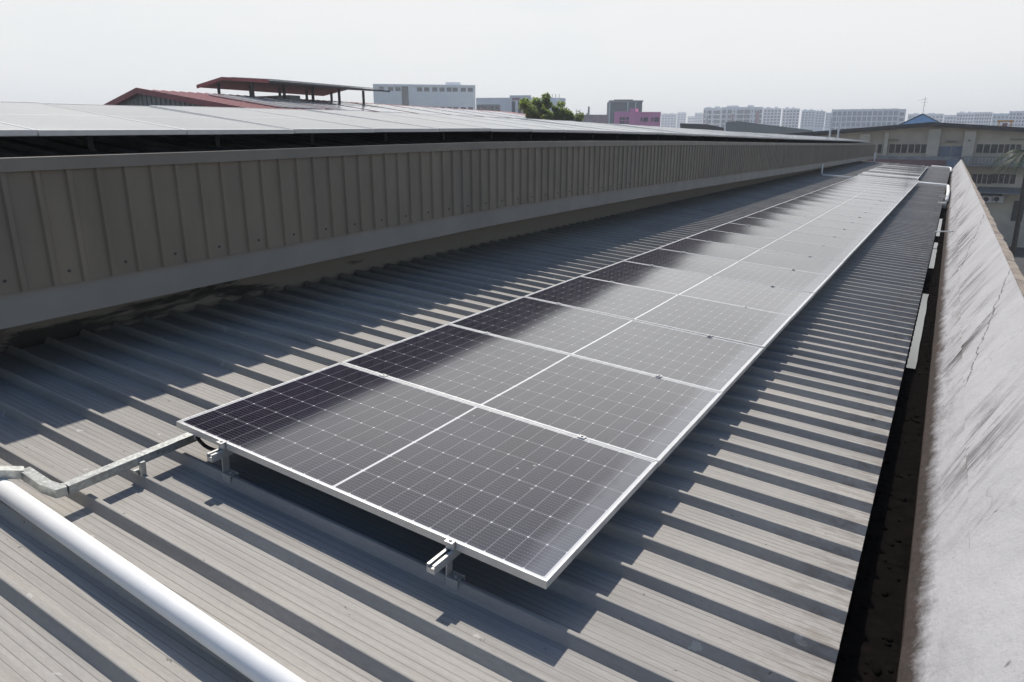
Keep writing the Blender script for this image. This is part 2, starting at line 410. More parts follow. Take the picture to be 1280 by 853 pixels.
def sweep(bm, prof, stations, closed=True, fn=None, uvl=None):
    """prof: list of (x,z); stations: list of Y; fn(x,y,z)->Vector"""
    rows = []
    for Y in stations: rows.append([bm.verts.new(fn(x, Y, z)) for x, z in prof])
    n = len(prof)
    for i in range(len(rows) - 1):
        for k in range(n if closed else n - 1):
            bm.faces.new((rows[i][k], rows[i][(k + 1) % n], rows[i + 1][(k + 1) % n], rows[i + 1][k]))
    if closed: bm.faces.new(rows[0]); bm.faces.new(rows[-1][::-1])
    return rows
def prism(bm, pts, d):
    """polygon pts (Vectors) extruded by vector d"""
    a = [bm.verts.new(p) for p in pts]; b = [bm.verts.new(Vector(p) + Vector(d)) for p in pts]
    bm.faces.new(a); bm.faces.new(b[::-1])
    for i in range(len(a)): bm.faces.new((a[i], a[(i + 1) % len(a)], b[(i + 1) % len(a)], b[i]))
    return bm

# ------------------------------------------------------------------ ground
GZ = -8.0
bm = bmesh.new(); n = 24; L = 7000
g = [[bm.verts.new((-L / 2 - 1000 + L * i / n, -L / 2 + 2000 + L * j / n, GZ)) for i in range(n + 1)] for j in range(n + 1)]
for j in range(n):
    for i in range(n): bm.faces.new((g[j][i], g[j][i + 1], g[j + 1][i + 1], g[j + 1][i]))
struct('ground', bm, 'asphalt')

# ------------------------------------------------------------------ low warehouse with the array
Y0, Y1 = -3.6, 57.0; XL, XR = -2.44, 3.285
wh = thing('warehouse', 'low warehouse with grey ribbed metal roof sloping down to the wet gutter', 'warehouse', (0, 0, GZ))
inv = Matrix.Translation((0, 0, -GZ))
def W(p): return Vector(p) - Vector((0, 0, GZ))
bm = bmesh.new()
prof = []          # (y, z) of the sheet in roof frame
k0 = int(math.floor((Y0 - RIB0) / PITCH)); k1 = int(math.ceil((Y1 - RIB0) / PITCH))
for k in range(k0, k1):
    c = RIB0 + k * PITCH
    prof += [(c - .034, HPAN), (c - .011, HPAN + HRIB), (c - .007, HPAN + HRIB + .002), (c + .007, HPAN + HRIB + .002), (c + .011, HPAN + HRIB), (c + .026, HPAN)]
    for q in FLUTES:
        yy = c + q * PITCH
        prof += [(yy - .003, HPAN), (yy, HPAN - .0006), (yy + .003, HPAN)]
xs = [XL, -1.2, 0, 1.2, 2.4, XR]
rows = [[bm.verts.new(W(pw(x, y, z))) for y, z in prof] for x in xs]
for i in range(len(xs) - 1):
    for k in range(len(prof) - 1): bm.faces.new((rows[i][k], rows[i + 1][k], rows[i + 1][k + 1], rows[i][k + 1]))
# sheet thickness as a down-turned lip at the eave
lip = [bm.verts.new(W(pw(XR, y, z - .004))) for y, z in prof]
for k in range(len(prof) - 1): bm.faces.new((rows[-1][k], lip[k], lip[k + 1], rows[-1][k + 1]))
ro = link('roof', bm, 'roof', wh)
# wall below the eave and gable walls
bm = bmesh.new()
a = pw(XR, 0, HPAN - .03)
prism(bm, [W((-2.5, Y0 + .1, GZ)), W((3.10, Y0 + .1, GZ)), W((3.10, Y0 + .1, -.52)), W((-2.5, Y0 + .1, -.13))], (0, Y1 - Y0 - .3, 0))
link('wall', bm, 'concrete', wh)
bm = bmesh.new()   # gutter trough
gf = lambda x, y, z: W((x - .0022 * max(0, y), y, z))
gp = [(3.12, -.54), (3.12, -.66), (3.52, -.66), (3.52, -.655), (3.51, -.65), (3.50, -.64), (3.16, -.64), (3.16, -.54)]
sweep(bm, gp, [Y0, 20, Y1], True, gf); gut = link('gutter', bm, 'bed', wh)
# mud and moss lumps in the gutter bed
bm = bmesh.new()
rr = random.Random(3)
for i in range(520):
    y = rr.uniform(Y0, 22); x = rr.uniform(3.2, 3.46) - .0022 * max(0, y); s = rr.uniform(.006, .022)
    mm = Matrix.Translation(W((x, y, -.638))) @ Matrix.Diagonal((s, s * rr.uniform(.8, 2), s * .4, 1))
    bmesh.ops.create_icosphere(bm, subdivisions=1, radius=1, matrix=mm)
o = link('mud', bm, 'bed', gut, True); tag(o, 'black mud and moss lying in the gutter', None, None, 'stuff')
# standing water
for a_, b_, xa, xb in ((5.3, 9.2, 3.19, 3.36), (11.6, 15.2, 3.19, 3.37), (16.4, 20.6, 3.20, 3.38)):
    bm = bmesh.new(); pts = []
    for i in range(13):
        y = a_ + (b_ - a_) * i / 12; pts.append((xb - .0022 * y + rr.uniform(-.005, .004), y))
    for i in range(12, -1, -1):
        y = a_ + (b_ - a_) * i / 12; pts.append((xa - .0022 * y + rr.uniform(-.004, .006), y))
    vs = [bm.verts.new(W((x, y, -.612))) for x, y in pts]; bm.faces.new(vs)
    link('water', bm, 'water', gut)
# ------------------------------------------------------------------ parapet
pp = thing('parapet_wall', 'sloping white painted parapet with black rain streaks beyond the gutter', 'parapet wall', (3.5, 0, GZ))
def PF(x, y, z):  # gentle lean inwards with distance
    t = max(0., min(1., y / 55.)); s = 1 - .22 * t
    return Vector((3.44 + (x - 3.44) * s - .0029 * y, y, z)) - Vector((3.5, 0, GZ))
bm = bmesh.new(); uvl = bm.loops.layers.uv.new('UVMap')
face = [(3.478, -.68, -.05), (3.482, -.60, 0.0), (3.575, -.503, .17), (3.698, -.340, .38), (3.692, -.322, .40), (4.075, .150, .97), (4.085, .165, 1.0)]
st = []; y = Y0
rj = random.Random(11)
while y < 57.5: st.append(y); y += .22 if y < 12 else .8
rows = []
for Y in st:
    j = [rj.uniform(-.0035, .0035) if i_ in (1, 3, 4) else rj.uniform(-.0012, .0012) for i_ in range(len(face))]
    rows.append([(bm.verts.new(PF(x + j[i] , Y, z + j[i] * .5)), Y, v) for i, (x, z, v) in enumerate(face)])
for i in range(len(rows) - 1):
    for k in range(len(face) - 1):
        q = [rows[i][k], rows[i][k + 1], rows[i + 1][k + 1], rows[i + 1][k]]
        f = bm.faces.new([t[0] for t in q])
        for lp, t in zip(f.loops, q): lp[uvl].uv = (t[1], t[2])
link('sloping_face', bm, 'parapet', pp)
bm = bmesh.new()
cst = [Y0 + i * .35 for i in range(int((57.5 - Y0) / .35))]
rows = []
for Y in cst:
    e = rj.uniform(-.012, .012); rows.append([bm.verts.new(PF(x, Y, z)) for x, z in ((4.082, .12), (4.082, .168 + e * .3), (4.17 + e, .15 + e * .3), (4.20 + e, .06), (4.20, GZ), (4.06, GZ))])
for i in range(len(rows) - 1):
    for k in range(6): bm.faces.new((rows[i][k], rows[i][(k + 1) % 6], rows[i + 1][(k + 1) % 6], rows[i + 1][k]))
bm.faces.new(rows[0]); bm.faces.new(rows[-1][::-1])
link('coping', bm, 'brass', pp)
bm = bmesh.new()
sweep(bm, [(3.60, -.68), (4.04, -.1), (4.04, GZ), (3.60, GZ)], [Y0 + .02, 20, 57.3], True, PF)
link('wall', bm, 'concrete', pp)

# ------------------------------------------------------------------ solar modules
def make_panel(label, cat, group):
    root = thing('solar_module', label, cat, (0, 0, 0), group)
    bm = bmesh.new(); t, H, f = .035, .035, .0115
    # mitred frame: outer wall, top flange, inner lip
    def ring(x0, x1, y0, y1, z): return [bm.verts.new((x, y, z)) for x, y in ((x0, y0), (x1, y0), (x1, y1), (x0, y1))]
    b = .0012
    rs = [ring(.028, PL - .028, .028, PWD - .028, -H), ring(0, PL, 0, PWD, -H), ring(0, PL, 0, PWD, -b), ring(b, PL - b, b, PWD - b, 0),
          ring(f, PL - f, f, PWD - f, 0), ring(f, PL - f, f, PWD - f, -.006)]
    for q in range(len(rs) - 1):
        for k in range(4): bm.faces.new((rs[q][k], rs[q][(k + 1) % 4], rs[q + 1][(k + 1) % 4], rs[q + 1][k]))
    link('frame', bm, 'frame', root)
    bm = bmesh.new(); nx, ny = 16, 12; g_ = []; h_ = []      # the glass sags a few millimetres between the frame members
    for j in range(ny + 1):
        ra_, rb_l = [], []
        for i in range(nx + 1):
            x = f - .0005 + (PL - 2 * f + .001) * i / nx; y = f - .0005 + (PWD - 2 * f + .001) * j / ny
            z = -.0022 - .0030 * math.sin(math.pi * i / nx) ** .8 * math.sin(math.pi * j / ny)
            ra_.append(bm.verts.new((x, y, z))); rb_l.append(bm.verts.new((x, y, z - .006)))
        g_.append(ra_); h_.append(rb_l)
    for j in range(ny):
        for i in range(nx):
            bm.faces.new((g_[j][i], g_[j][i + 1], g_[j + 1][i + 1], g_[j + 1][i]))
            bm.faces.new((h_[j][i], h_[j + 1][i], h_[j + 1][i + 1], h_[j][i + 1]))
    link('cell_sheet', bm, 'cell', root, True)
    bm = bmesh.new()
    box(bm, PL * .5 - .06, PL * .5 + .06, PWD * .5 - .03, PWD * .5 + .03, -.030, -.0125)
    link('junction_box', bm, 'rubber', root)
    return root
ORD = ['nearest', 'second', 'third', 'fourth', 'fifth', 'sixth', 'seventh', 'eighth', 'ninth', 'tenth', 'eleventh', 'twelfth', 'thirteenth', 'fourteenth',
       'fifteenth', 'sixteenth', 'seventeenth', 'eighteenth', 'nineteenth', 'twentieth']
TENS = {20: 'twenty', 30: 'thirty', 40: 'forty', 50: 'fifty'}; TH_ = {20: 'twentieth', 30: 'thirtieth', 40: 'fortieth', 50: 'fiftieth'}
def ordi(i):
    if i < 20: return ORD[i]
    n = i + 1; t = n // 10 * 10
    return TH_[t] if n == t else TENS[t] + '-' + (['first'] + ORD[1:])[n - t - 1]
rp = random.Random(5)
proto = make_panel('nearest dark solar panel, at the free front end of the long low array', 'solar panel', 'solar panels of the long low array')
NA = 26
for i in range(NA):
    o = proto if i == 0 else copy_tree(proto, ('%s solar panel from the front end of the long low array' % ordi(i)))
    mm = ROOF_M @ Matrix.Translation((rp.uniform(-.002, .002), i * STEP, 0)) @ Matrix.Rotation(R_(rp.uniform(-.12, .12) + max(0, i - 16) * .06), 4, 'X') @ Matrix.Rotation(R_(rp.uniform(-.10, .10)), 4, 'Y')
    o.matrix_world = mm
NB = 16
for i in range(NB):
    o = copy_tree(proto, '%s solar panel of the short far array, counted from the gap behind the long array' % ordi(i).replace('nearest', 'first'), 'solar panels of the short far array')
    yy = NA * STEP + .55 + i * STEP
    o.matrix_world = ROOF_M @ Matrix.Translation((-.10 - .012 * i, yy, .0 - .004 * i)) @ Matrix.Rotation(R_(rp.uniform(.2, 1.7)), 4, 'X') @ Matrix.Rotation(R_(rp.uniform(-.2, .2)), 4, 'Y')

# rails, feet, clamps
def make_foot(bm, x, y, z):     # L-foot clamped on a rib; z = rail underside
    zr = HPAN + HRIB + .002
    box(bm, x - .027, x - .021, y - .020, y + .020, zr, z + .034)
    box(bm, x - .021, x + .034, y - .020, y + .020, zr + .001, zr + .006)
    box(bm, x - .018, x + .040, y - .028, y - .021, zr - .036, zr + .012)
    box(bm, x - .018, x + .040, y + .021, y + .028, zr - .036, zr + .012)
    bmesh.ops.create_cone(bm, cap_ends=True, segments=6, radius1=.007, radius2=.007, depth=.014, matrix=Matrix.Translation((x + .012, y, zr + .012)))
def make_rail(x, ya, yb, label, n, step, y_first, group):
    root = thing('mounting_rail', label, 'rail', (0, 0, 0), group); root.matrix_world = ROOF_M
    bm = bmesh.new(); zt, zb = -.037, -.077; h = .02
    pf = [(-h, zb), (h, zb), (h, zt), (.007, zt), (.007, zt - .004), (h - .003, zt - .004), (h - .003, zt - .016), (-h + .003, zt - .016), (-h + .003, zt - .004), (-.007, zt - .004), (-.007, zt), (-h, zt)]
    sweep(bm, [(x + a, b) for a, b in pf], [ya, yb], True, lambda X, Y, Z: Vector((X, Y, Z)))
    link('rail_profile', bm, 'alu', root)
    cl = None
    for k in range(n + 1):       # clamps between the modules, an end clamp at each end
        y = y_first + k * step - (STEP - PWD) / 2 + (-.006 if k == 0 else 0)
        if cl is None:
            bm = bmesh.new()
            box(bm, -.02, .02, -.017, .017, .001, .005); box(bm, -.02, .02, -.004, .004, -.035, .0005)
            bmesh.ops.create_cone(bm, cap_ends=True, segments=8, radius1=.007, radius2=.007, depth=.006, matrix=Matrix.Translation((0, 0, .0085)))
            cl = link('clamp', bm, 'alu', root); c = cl
        else: c = cl.copy(); COL.objects.link(c)
        c.location = (x, y, 0)
    ft = None; k = 0; y = None
    kk = 0
    while True:
        y = RIB0 + kk * PITCH
        if y > yb: break
        if y >= ya + .05:
            if ft is None:
                bm = bmesh.new(); make_foot(bm, 0, 0, zb); ft = link('foot', bm, 'alu', root); c = ft
            else: c = ft.copy(); COL.objects.link(c)
            c.location = (x, y, 0)
            kk += 5
        else: kk += 1
    return root
make_rail(.388, -.085, NA * STEP + .1, 'aluminium rail under the left side of the long array, poking out by the black cable', NA, STEP, 0, 'rails under the long array')
make_rail(1.831, -.14, NA * STEP + .1, 'aluminium rail under the right side of the long array, its end nearest the viewer', NA, STEP, 0, 'rails under the long array')
yb0 = NA * STEP + .55
make_rail(.29, yb0 - .1, yb0 + NB * STEP, 'left mounting rail under the short far array', NB, STEP, yb0, 'rails under the far array')
make_rail(1.73, yb0 - .1, yb0 + NB * STEP, 'right mounting rail under the short far array', NB, STEP, yb0, 'rails under the far array')

# ------------------------------------------------------------------ cable trunking, black cable, white pipe
def boxpath(bm, pts, w_, h_):
    """rectangular tube along pts given in roof frame"""
    pts = [Vector(p) for p in pts]; rings = []
    for i, p in enumerate(pts):
        a = (pts[i] - pts[i - 1]).normalized() if i else None
        b = (pts[i + 1] - pts[i]).normalized() if i < len(pts) - 1 else None
        d = (a + b).normalized() if a and b else (a or b)
        s = d.cross(Vector((0, 0, 1))).normalized(); k = 1 / max(.5, (a.dot(d) if a else 1))
        rings.append([bm.verts.new(pw(*(p + s * w_ / 2 * sx * k + Vector((0, 0, h_ / 2 * sz))))) for sx, sz in ((-1, -1), (1, -1), (1, 1), (-1, 1))])
    for q in range(len(rings) - 1):
        for k in range(4): bm.faces.new((rings[q][k], rings[q][(k + 1) % 4], rings[q + 1][(k + 1) % 4], rings[q + 1][k]))
    bm.faces.new(rings[0]); bm.faces.new(rings[-1][::-1])
tr = thing('cable_trunking', 'galvanised steel cable trunking running from the array corner to the left edge', 'cable trunking', (0, 0, 0))
TZ = -.12
P_end = (.005, .115, TZ); P_bend = (.035, -.62, TZ); P_b2 = (-.235, -.66, TZ + .0); P_far = (-1.6, -1.9, TZ)
bm = bmesh.new(); boxpath(bm, [P_end, (.035, -.60, TZ)], .05, .045); link('long_section', bm, 'galv', tr)
bm = bmesh.new(); boxpath(bm, [(.035, -.602, TZ), (.028, -.632, TZ), (-.05, -.645, TZ), (-.255, -.640, TZ + .004)], .05, .045); link('elbow_section', bm, 'galv', tr)
bm = bmesh.new(); boxpath(bm, [(-.252, -.642, TZ + .005), (-.285, -.72, TZ + .03), (-.36, -.90, -.035), (-.8, -2.0, -.035)], .052, .047); link('left_section', bm, 'galv', tr)
for y in (RIB0 - PITCH,):
    bm = bmesh.new()
    x0 = .02 + (RIB0 - y) * 0
    for vv in ((x0 - .02, x0 + .025, y - .02, y + .02, HPAN + HRIB, HPAN + HRIB + .014), (x0 + .028, x0 + .05, y - .012, y + .012, HPAN + HRIB - .02, TZ + .0)):
        box(bm, *vv, M4=ROOF_M)
    link('bracket', bm, 'galv', tr)
cb = thing('cable', 'short black corrugated cable hose from the trunking end to under the nearest panel', 'cable', (0, 0, 0))
bm = bmesh.new(); cpts = round_path([pw(.012, .105, TZ + .01), pw(.07, .075, TZ + .005), pw(.17, .05, TZ + .0), pw(.30, .05, TZ + .01), pw(.5, .3, TZ + .03)], .08, 8)
dense = []
for i in range(len(cpts) - 1):
    for k in range(4): dense.append(cpts[i].lerp(cpts[i + 1], k / 4))
dense.append(cpts[-1])
tube(bm, dense, [.0105 if i % 2 else .0088 for i in range(len(dense))], 10); link('hose', bm, 'rubber', cb, True)
bm = bmesh.new(); tube(bm, [pw(.012, .105, TZ + .01), pw(.045, .08, TZ + .004)], .014, 8); link('gland', bm, 'alu', cb)

pipe = thing('pvc_pipe', 'thick white PVC pipe lying across the roof ribs in the bottom left corner', 'pipe', (0, 0, 0))
def pr(px, py, h):    # pixel -> point on roof-parallel plane (used to measure the pipe)
    d = ray(px, py); n = Vector((ST, 0, CT)); o = n * h
    return CAM_C + d * (n.dot(o - CAM_C) / n.dot(d))
pA = Vector((-.9, -.727, 0)); pB = Vector((3.1, -.852, 0))
pz = HPAN + HRIB + .046
bm = bmesh.new(); tube(bm, [pw(pA.x, pA.y, pz), pw(pB.x, pB.y, pz)], .043, 40); link('barrel', bm, 'pvc', pipe, True)

# thin conduit crossing behind the first array
def pipe_thing(label, pts, r, mat='pvc', cat='pipe', group=None, name='conduit_pipe'):
    bm = bmesh.new(); tube(bm, round_path(pts, .12), r, 12); o = link(name, bm, mat, None, True); return tag(o, label, cat, group)
ye = NA * STEP + .3
pipe_thing('white conduit crossing the roof behind the long array and rising at the brown wall', [(-1.55, ye + .1, .42), (-1.55, ye + .1, .05), pw(-1.5, ye, -.14), pw(.2, ye, -.14)], .035)
pipe_thing('white conduit from the array gap bending down into the gutter', [pw(2.1, ye, -.10), pw(3.25, ye, -.10), pw(3.34, ye, -.12), pw(3.38, ye - 3, -.17), pw(3.38, ye - 6.5, -.25)], .055)
pipe_thing('white downpipe standing at the far end of the brown cladding wall', [(-1.5, 55.5, .6), (-1.5, 55.5, -.1)], .06)
pipe_thing('thin white conduit crossing the dark gutter to the streaked parapet', [(3.12, 15.6, -.44), (3.62, 15.6, -.40)], .012)
pipe_thing('far white conduit crossing the roof beyond the short array and bending at the gutter', [pw(2.15, 54.2, -.10), pw(3.2, 54.2, -.10), pw(3.3, 54.0, -.12), pw(3.34, 50.5, -.2)], .06)

# small grey boxes in the gutter further back
for (y, dy, lab) in ((23.5, .9, 'small grey box over the gutter, nearer of the two'), (26.6, .7, 'small grey box over the gutter, farther of the two')):
    bm = bmesh.new(); box(bm, 3.12, 3.36, y, y + dy, -.55, -.42, bev=.012); box(bm, 3.10, 3.38, y + .1, y + .18, -.56, -.40); box(bm, 3.10, 3.38, y + dy - .18, y + dy - .1, -.56, -.40)
    tag(link('gutter_box', bm, 'concrete'), lab, 'box', 'boxes over the gutter')

# ------------------------------------------------------------------ raised building on the left
KN = [(-5.71, -0.065), (-2.93, -0.037), (0.03, 0.0), (1.7, 0.023), (3.55, 0.056), (5.4, 0.081), (8.18, 0.091), (12.34, 0.083), (18.36, 0.042), (26.69, -0.014), (36.87, -0.069), (48.9, -0.12), (56.5, -0.165)]
def DZ(Y):
    for (a, u), (b, v) in zip(KN, KN[1:]):
        if Y <= b:
            t = max(0, (Y - a) / (b - a)); return u + (v - u) * t
    return KN[-1][1]
LY0, LY1 = -5.0, 56.0
lb = thing('raised_building', 'long raised building clad in brown ribbed metal along the left of the roof', 'building', (-3, 0, GZ))
def LF(x, y, z): return Vector((x, y, z + DZ(y) * (1 if z > -1 else 0))) - Vector((-3, 0, GZ))
sts = [LY0 + i * .5 for i in range(int((LY1 - LY0) / .5) + 1)]
bm = bmesh.new()    # cladding with trapezoid ribs, built as one continuous folded sheet
CP = .195; y = LY0 + .233; pr_ = []
while y < LY1:
    pr_ += [(y, 0), (y + CP - .050, 0), (y + CP - .040, .018), (y + CP - .010, .018)]
    y += CP
ra = [bm.verts.new(LF(-1.6 + x, yy, 1.28)) for yy, x in pr_]; rb = [bm.verts.new(LF(-1.6 + x, yy, .518)) for yy, x in pr_]
rc = [bm.verts.new(LF(-1.62, yy, .518)) for yy, x in pr_]
for i in range(len(ra) - 1):
    bm.faces.new((ra[i], ra[i + 1], rb[i + 1], rb[i])); bm.faces.new((rb[i], rb[i + 1], rc[i + 1], rc[i]))
link('cladding', bm, 'clad', lb)
bm = bmesh.new(); sweep(bm, [(-1.66, 1.31), (-1.566, 1.346), (-1.562, 1.342), (-1.566, 1.261), (-1.570, 1.261), (-1.574, 1.335), (-1.66, 1.300)], sts, True, LF); link('cap_flashing', bm, 'cap', lb)
# drip marks: screws along the lower cladding edge with stains
s0 = None; y = LY0 + .233 + CP * .38
while y < 14:
    if s0 is None:
        bm = bmesh.new(); bmesh.ops.create_cone(bm, cap_ends=True, segments=8, radius1=.011, radius2=.009, depth=.006, matrix=Matrix.Rotation(R_(90), 4, 'Y')); s0 = link('screw', bm, 'dark', lb); c = s0
    else:
        c = s0.copy(); COL.objects.link(c)
    c.location = LF(-1.597, y, .60); y += CP * 2
bm = bmesh.new(); sweep(bm, [(-1.63, .298), (-1.63, .60), (-1.69, .60), (-1.69, .34), (-2.47, .34), (-2.47, .298)], sts, True, LF); link('fascia', bm, 'band', lb)
bm = bmesh.new(); sweep(bm, [(-2.472, .33), (-2.472, -.16), (-2.70, -.16), (-2.70, .33)], sts, True, LF); link('upstand', bm, 'mould', lb)
bm = bmesh.new(); box(bm, -2.7 + 3, -2.51 + 3, LY0, LY1, 0, 7.83); box(bm, -11 + 3, -2.71 + 3, LY0 + .1, LY1 - .1, 0, 8.75); box(bm, -2.71 + 3, -1.68 + 3, LY1 - .25, LY1 - .1, 8.45, 9.12)
link('wall', bm, 'concrete', lb)
# roof sheet, ribbed, rising at 7.4 degrees
RS = math.tan(R_(6.5)); bm = bmesh.new(); pr_ = []; y = LY0
while y < LY1 + .2:
    pr_ += [(y, 0), (y + .19, 0), (y + .205, .03), (y + .24, .03), (y + .255, 0)]; y += .262
for (xa, xb, za, zb) in ((-1.64, -3.8, 1.322, 1.322 + 2.16 * RS), (-3.8, -11.0, 1.322 + 2.16 * RS, .95)):
    ra = [bm.verts.new(LF(xa, yy, za + z)) for yy, z in pr_]; rb = [bm.verts.new(LF(xb, yy, zb + z)) for yy, z in pr_]
    for i in range(len(ra) - 1): bm.faces.new((ra[i], ra[i + 1], rb[i + 1], rb[i]))
link('roof', bm, 'dark', lb)
# white scrape on the cap at one joint
# upper array
US = 1.057; ang = R_(6.5)
for i in range(50):
    yy = 1.417 - 4 * US + i * US
    if yy + US > 51.5: break
    o = copy_tree(proto, '%s solar panel from the left end of the array on the raised roof' % ordi(i).replace('nearest', 'first'), 'solar panels on the raised roof')
    z0 = 1.505 + DZ(yy + .57)
    slope = (DZ(yy + US) - DZ(yy)) / US
    sx = (US - .012) / PWD
    mm = Matrix.Translation((-1.64, yy, z0 + DZ(yy) - DZ(yy + .57))) @ Matrix.Rotation(math.atan(slope) + R_(rp.uniform(-.25, .25)), 4, 'X') @ Matrix.Rotation(ang + R_(rp.uniform(-.15, .15)), 4, 'Y') @ Matrix.Diagonal((.9255, sx, 1, 1)) @ Matrix.Translation((-PL, 0, 0))
    o.matrix_world = mm
for (xr, lab) in ((-1.98, 'lower mounting rail under the panels on the raised roof'), (-3.3, 'upper mounting rail under the panels on the raised roof')):
    root = thing('mounting_rail', lab, 'rail', (0, 0, 0), 'rails on the raised roof')
    bm = bmesh.new(); zr = 1.505 + (-1.64 - xr) * RS - .037
    sweep(bm, [(xr - .02, zr - .04), (xr + .02, zr - .04), (xr + .02, zr), (xr - .02, zr)], [s for s in sts if -3 < s < 51], True, lambda X, Y, Z: Vector((X, Y, Z + DZ(Y)))); link('rail_profile', bm, 'alu', root)
    f0 = None
    for k in range(50):
        yy = -2.33 + k * 1.057
        if f0 is None:
            bm = bmesh.new(); box(bm, -.005, .005, -.02, .02, -.15, -.03); box(bm, -.03, .03, -.025, .025, -.155, -.145); box(bm, -.03, .012, -.02, .02, -.075, -.065)
            f0 = link('foot', bm, 'dark', root); c = f0
        else: c = f0.copy(); COL.objects.link(c)
        c.location = (xr + .03, yy, zr + .01 + DZ(yy))

# ------------------------------------------------------------------ red-roofed building with jack roof
rb_ = thing('red_roof_building', 'building with maroon gable roof, grey gable end and raised ridge canopy', 'building', (-38.5, 24, GZ))
O = Vector((-38.5, 24, GZ))
def prof_prism(name, pts, ya, yb, mat, par, O=O):
    bm = bmesh.new(); prism(bm, [Vector((x, ya, z)) - O for x, z in pts], (0, yb - ya, 0)); return link(name, bm, mat, par)
AX, AZ = -38.5, 4.20
prof_prism('gable_wall', [(-46, GZ), (-46, AZ - 1.95), (AX, AZ - .15), (-26, AZ - .15 - 12.5 * .145), (-26, GZ)], 24.3, 24.6, 'greywall', rb_)
bm = bmesh.new()
yy = 24.0; 
for sx, sl, ex in ((-1, .24, -47.), (1, .135, -25.)):
    prr = []; y = 24.0
    while y < 66: prr += [(y, 0), (y + .3, 0), (y + .36, .05), (y + .5, .05), (y + .56, 0)]; y += .6
    ze = AZ - abs(ex - AX) * sl
    ra = [bm.verts.new(Vector((AX, q, AZ + h)) - O) for q, h in prr]; rb2 = [bm.verts.new(Vector((ex, q, ze + h)) - O) for q, h in prr]
    for i in range(len(ra) - 1): bm.faces.new((ra[i], ra[i + 1], rb2[i + 1], rb2[i]))
link('roof', bm, 'redroof', rb_)
bm = bmesh.new()
for sl, ex in ((.24, -47.), (.135, -25.)):
    ze = AZ - abs(ex - AX) * sl
    a = [Vector((AX, 23.9, AZ - .22)), Vector((AX, 23.9, AZ + .1)), Vector((ex, 23.9, ze + .1)), Vector((ex, 23.9, ze - .22))]
    prism(bm, [p - O for p in a], (0, .12, 0))
link('verge_trim', bm, 'redroof', rb_)
# corrugation lines on the gable end
bm = bmesh.new(); x = -45.
while x < -27:
    zt = AZ - abs(x - AX) * (.24 if x < AX else .135) - .25
    box(bm, x + 38.5, x + 38.56, .24, .30, 6, zt - GZ); x += .45
link('wall_rib', bm, 'greywall', rb_)
# panels on the roof of the red building: rows on the right slope
pk = None; cnt = 0
ROWN = ['front', 'second', 'third', 'fourth', 'fifth', 'sixth', 'seventh', 'eighth']
for r_ in range(8):
    ya = 27.3 + r_ * 4.3
    o = thing('solar_panel_block', '%s block of solar panels on the maroon roof slope' % ROWN[r_], 'solar panels', (0, 0, 0), 'panel blocks on the maroon roof')
    for rr_ in range(2):
        bm = bmesh.new(); xa = AX + 1.9 + rr_ * 3.2; xb = xa + 3.1
        za = AZ - (xa - AX) * .135 + .12; zb = AZ - (xb - AX) * .135 + .12
        prism(bm, [Vector((xa, ya, za)), Vector((xb, ya, zb)), Vector((xb, ya, zb - .04)), Vector((xa, ya, za - .04))], (0, 3.6, 0))
        pb = link('panel_row', bm, 'cell', o)
        bm = bmesh.new()
        for q in range(4): 
            yq = ya + q * 1.2 - .02
            prism(bm, [Vector((xa, yq, za + .012)), Vector((xb, yq, zb + .012)), Vector((xb, yq, zb - .05)), Vector((xa, yq, za - .05))], (0, .04, 0))
        link('frame', bm, 'frame', pb)
# jack roof
J0, J1 = 30.0, 41.5; JZ = 5.25
bm = bmesh.new()
for sx, sl, w_ in ((-1, .15, 2.7), (1, .07, 4.4)):
    prism(bm, [Vector((AX, J0, JZ)) - O, Vector((AX + sx * w_, J0, JZ - w_ * sl)) - O, Vector((AX + sx * w_, J0, JZ - w_ * sl - .1)) - O, Vector((AX, J0, JZ - .1)) - O], (0, J1 - J0, 0))
jr = link('ridge_canopy', bm, 'dark', rb_)
bm = bmesh.new()
for sx, sl, w_ in ((-1, .15, 2.7), (1, .07, 4.4)):
    prism(bm, [Vector((AX, J0 - .1, JZ + .06)) - O, Vector((AX + sx * w_, J0 - .1, JZ + .06 - w_ * sl)) - O, Vector((AX + sx * w_, J0 - .1, JZ - w_ * sl - .16)) - O, Vector((AX, J0 - .1, JZ - .14)) - O], (0, .1, 0))
link('verge_trim', bm, 'redroof', jr)
bm = bmesh.new(); y = J0 + .4
while y < J1 - 1.2:
    prism(bm, [Vector((AX + .3, y, JZ + .08)) - O, Vector((AX + 4.3, y, JZ - .20)) - O, Vector((AX + 4.3, y, JZ - .24)) - O, Vector((AX + .3, y, JZ + .04)) - O], (0, 1.1, 0)); y += 1.2
link('panel_row', bm, 'cell', jr)
bm = None; p0 = None
for k in range(5):
    for sx, w_ in ((-1, 1.2), (1, 2.2)):
        y = J0 + .5 + k * 2.6
        if p0 is None:
            bm = bmesh.new(); box(bm, -.07, .07, -.07, .07, 0, 1.15); p0 = link('post', bm, 'dark', rb_); c = p0
        else: c = p0.copy(); COL.objects.link(c)
        c.location = Vector((AX + sx * w_, y, AZ - .38)) - O
bm = bmesh.new()
box(bm, -1.2, 2.2, 9.5, 10.5, 11.75, 12.3); link('monitor_wall', bm, 'greywall', rb_)

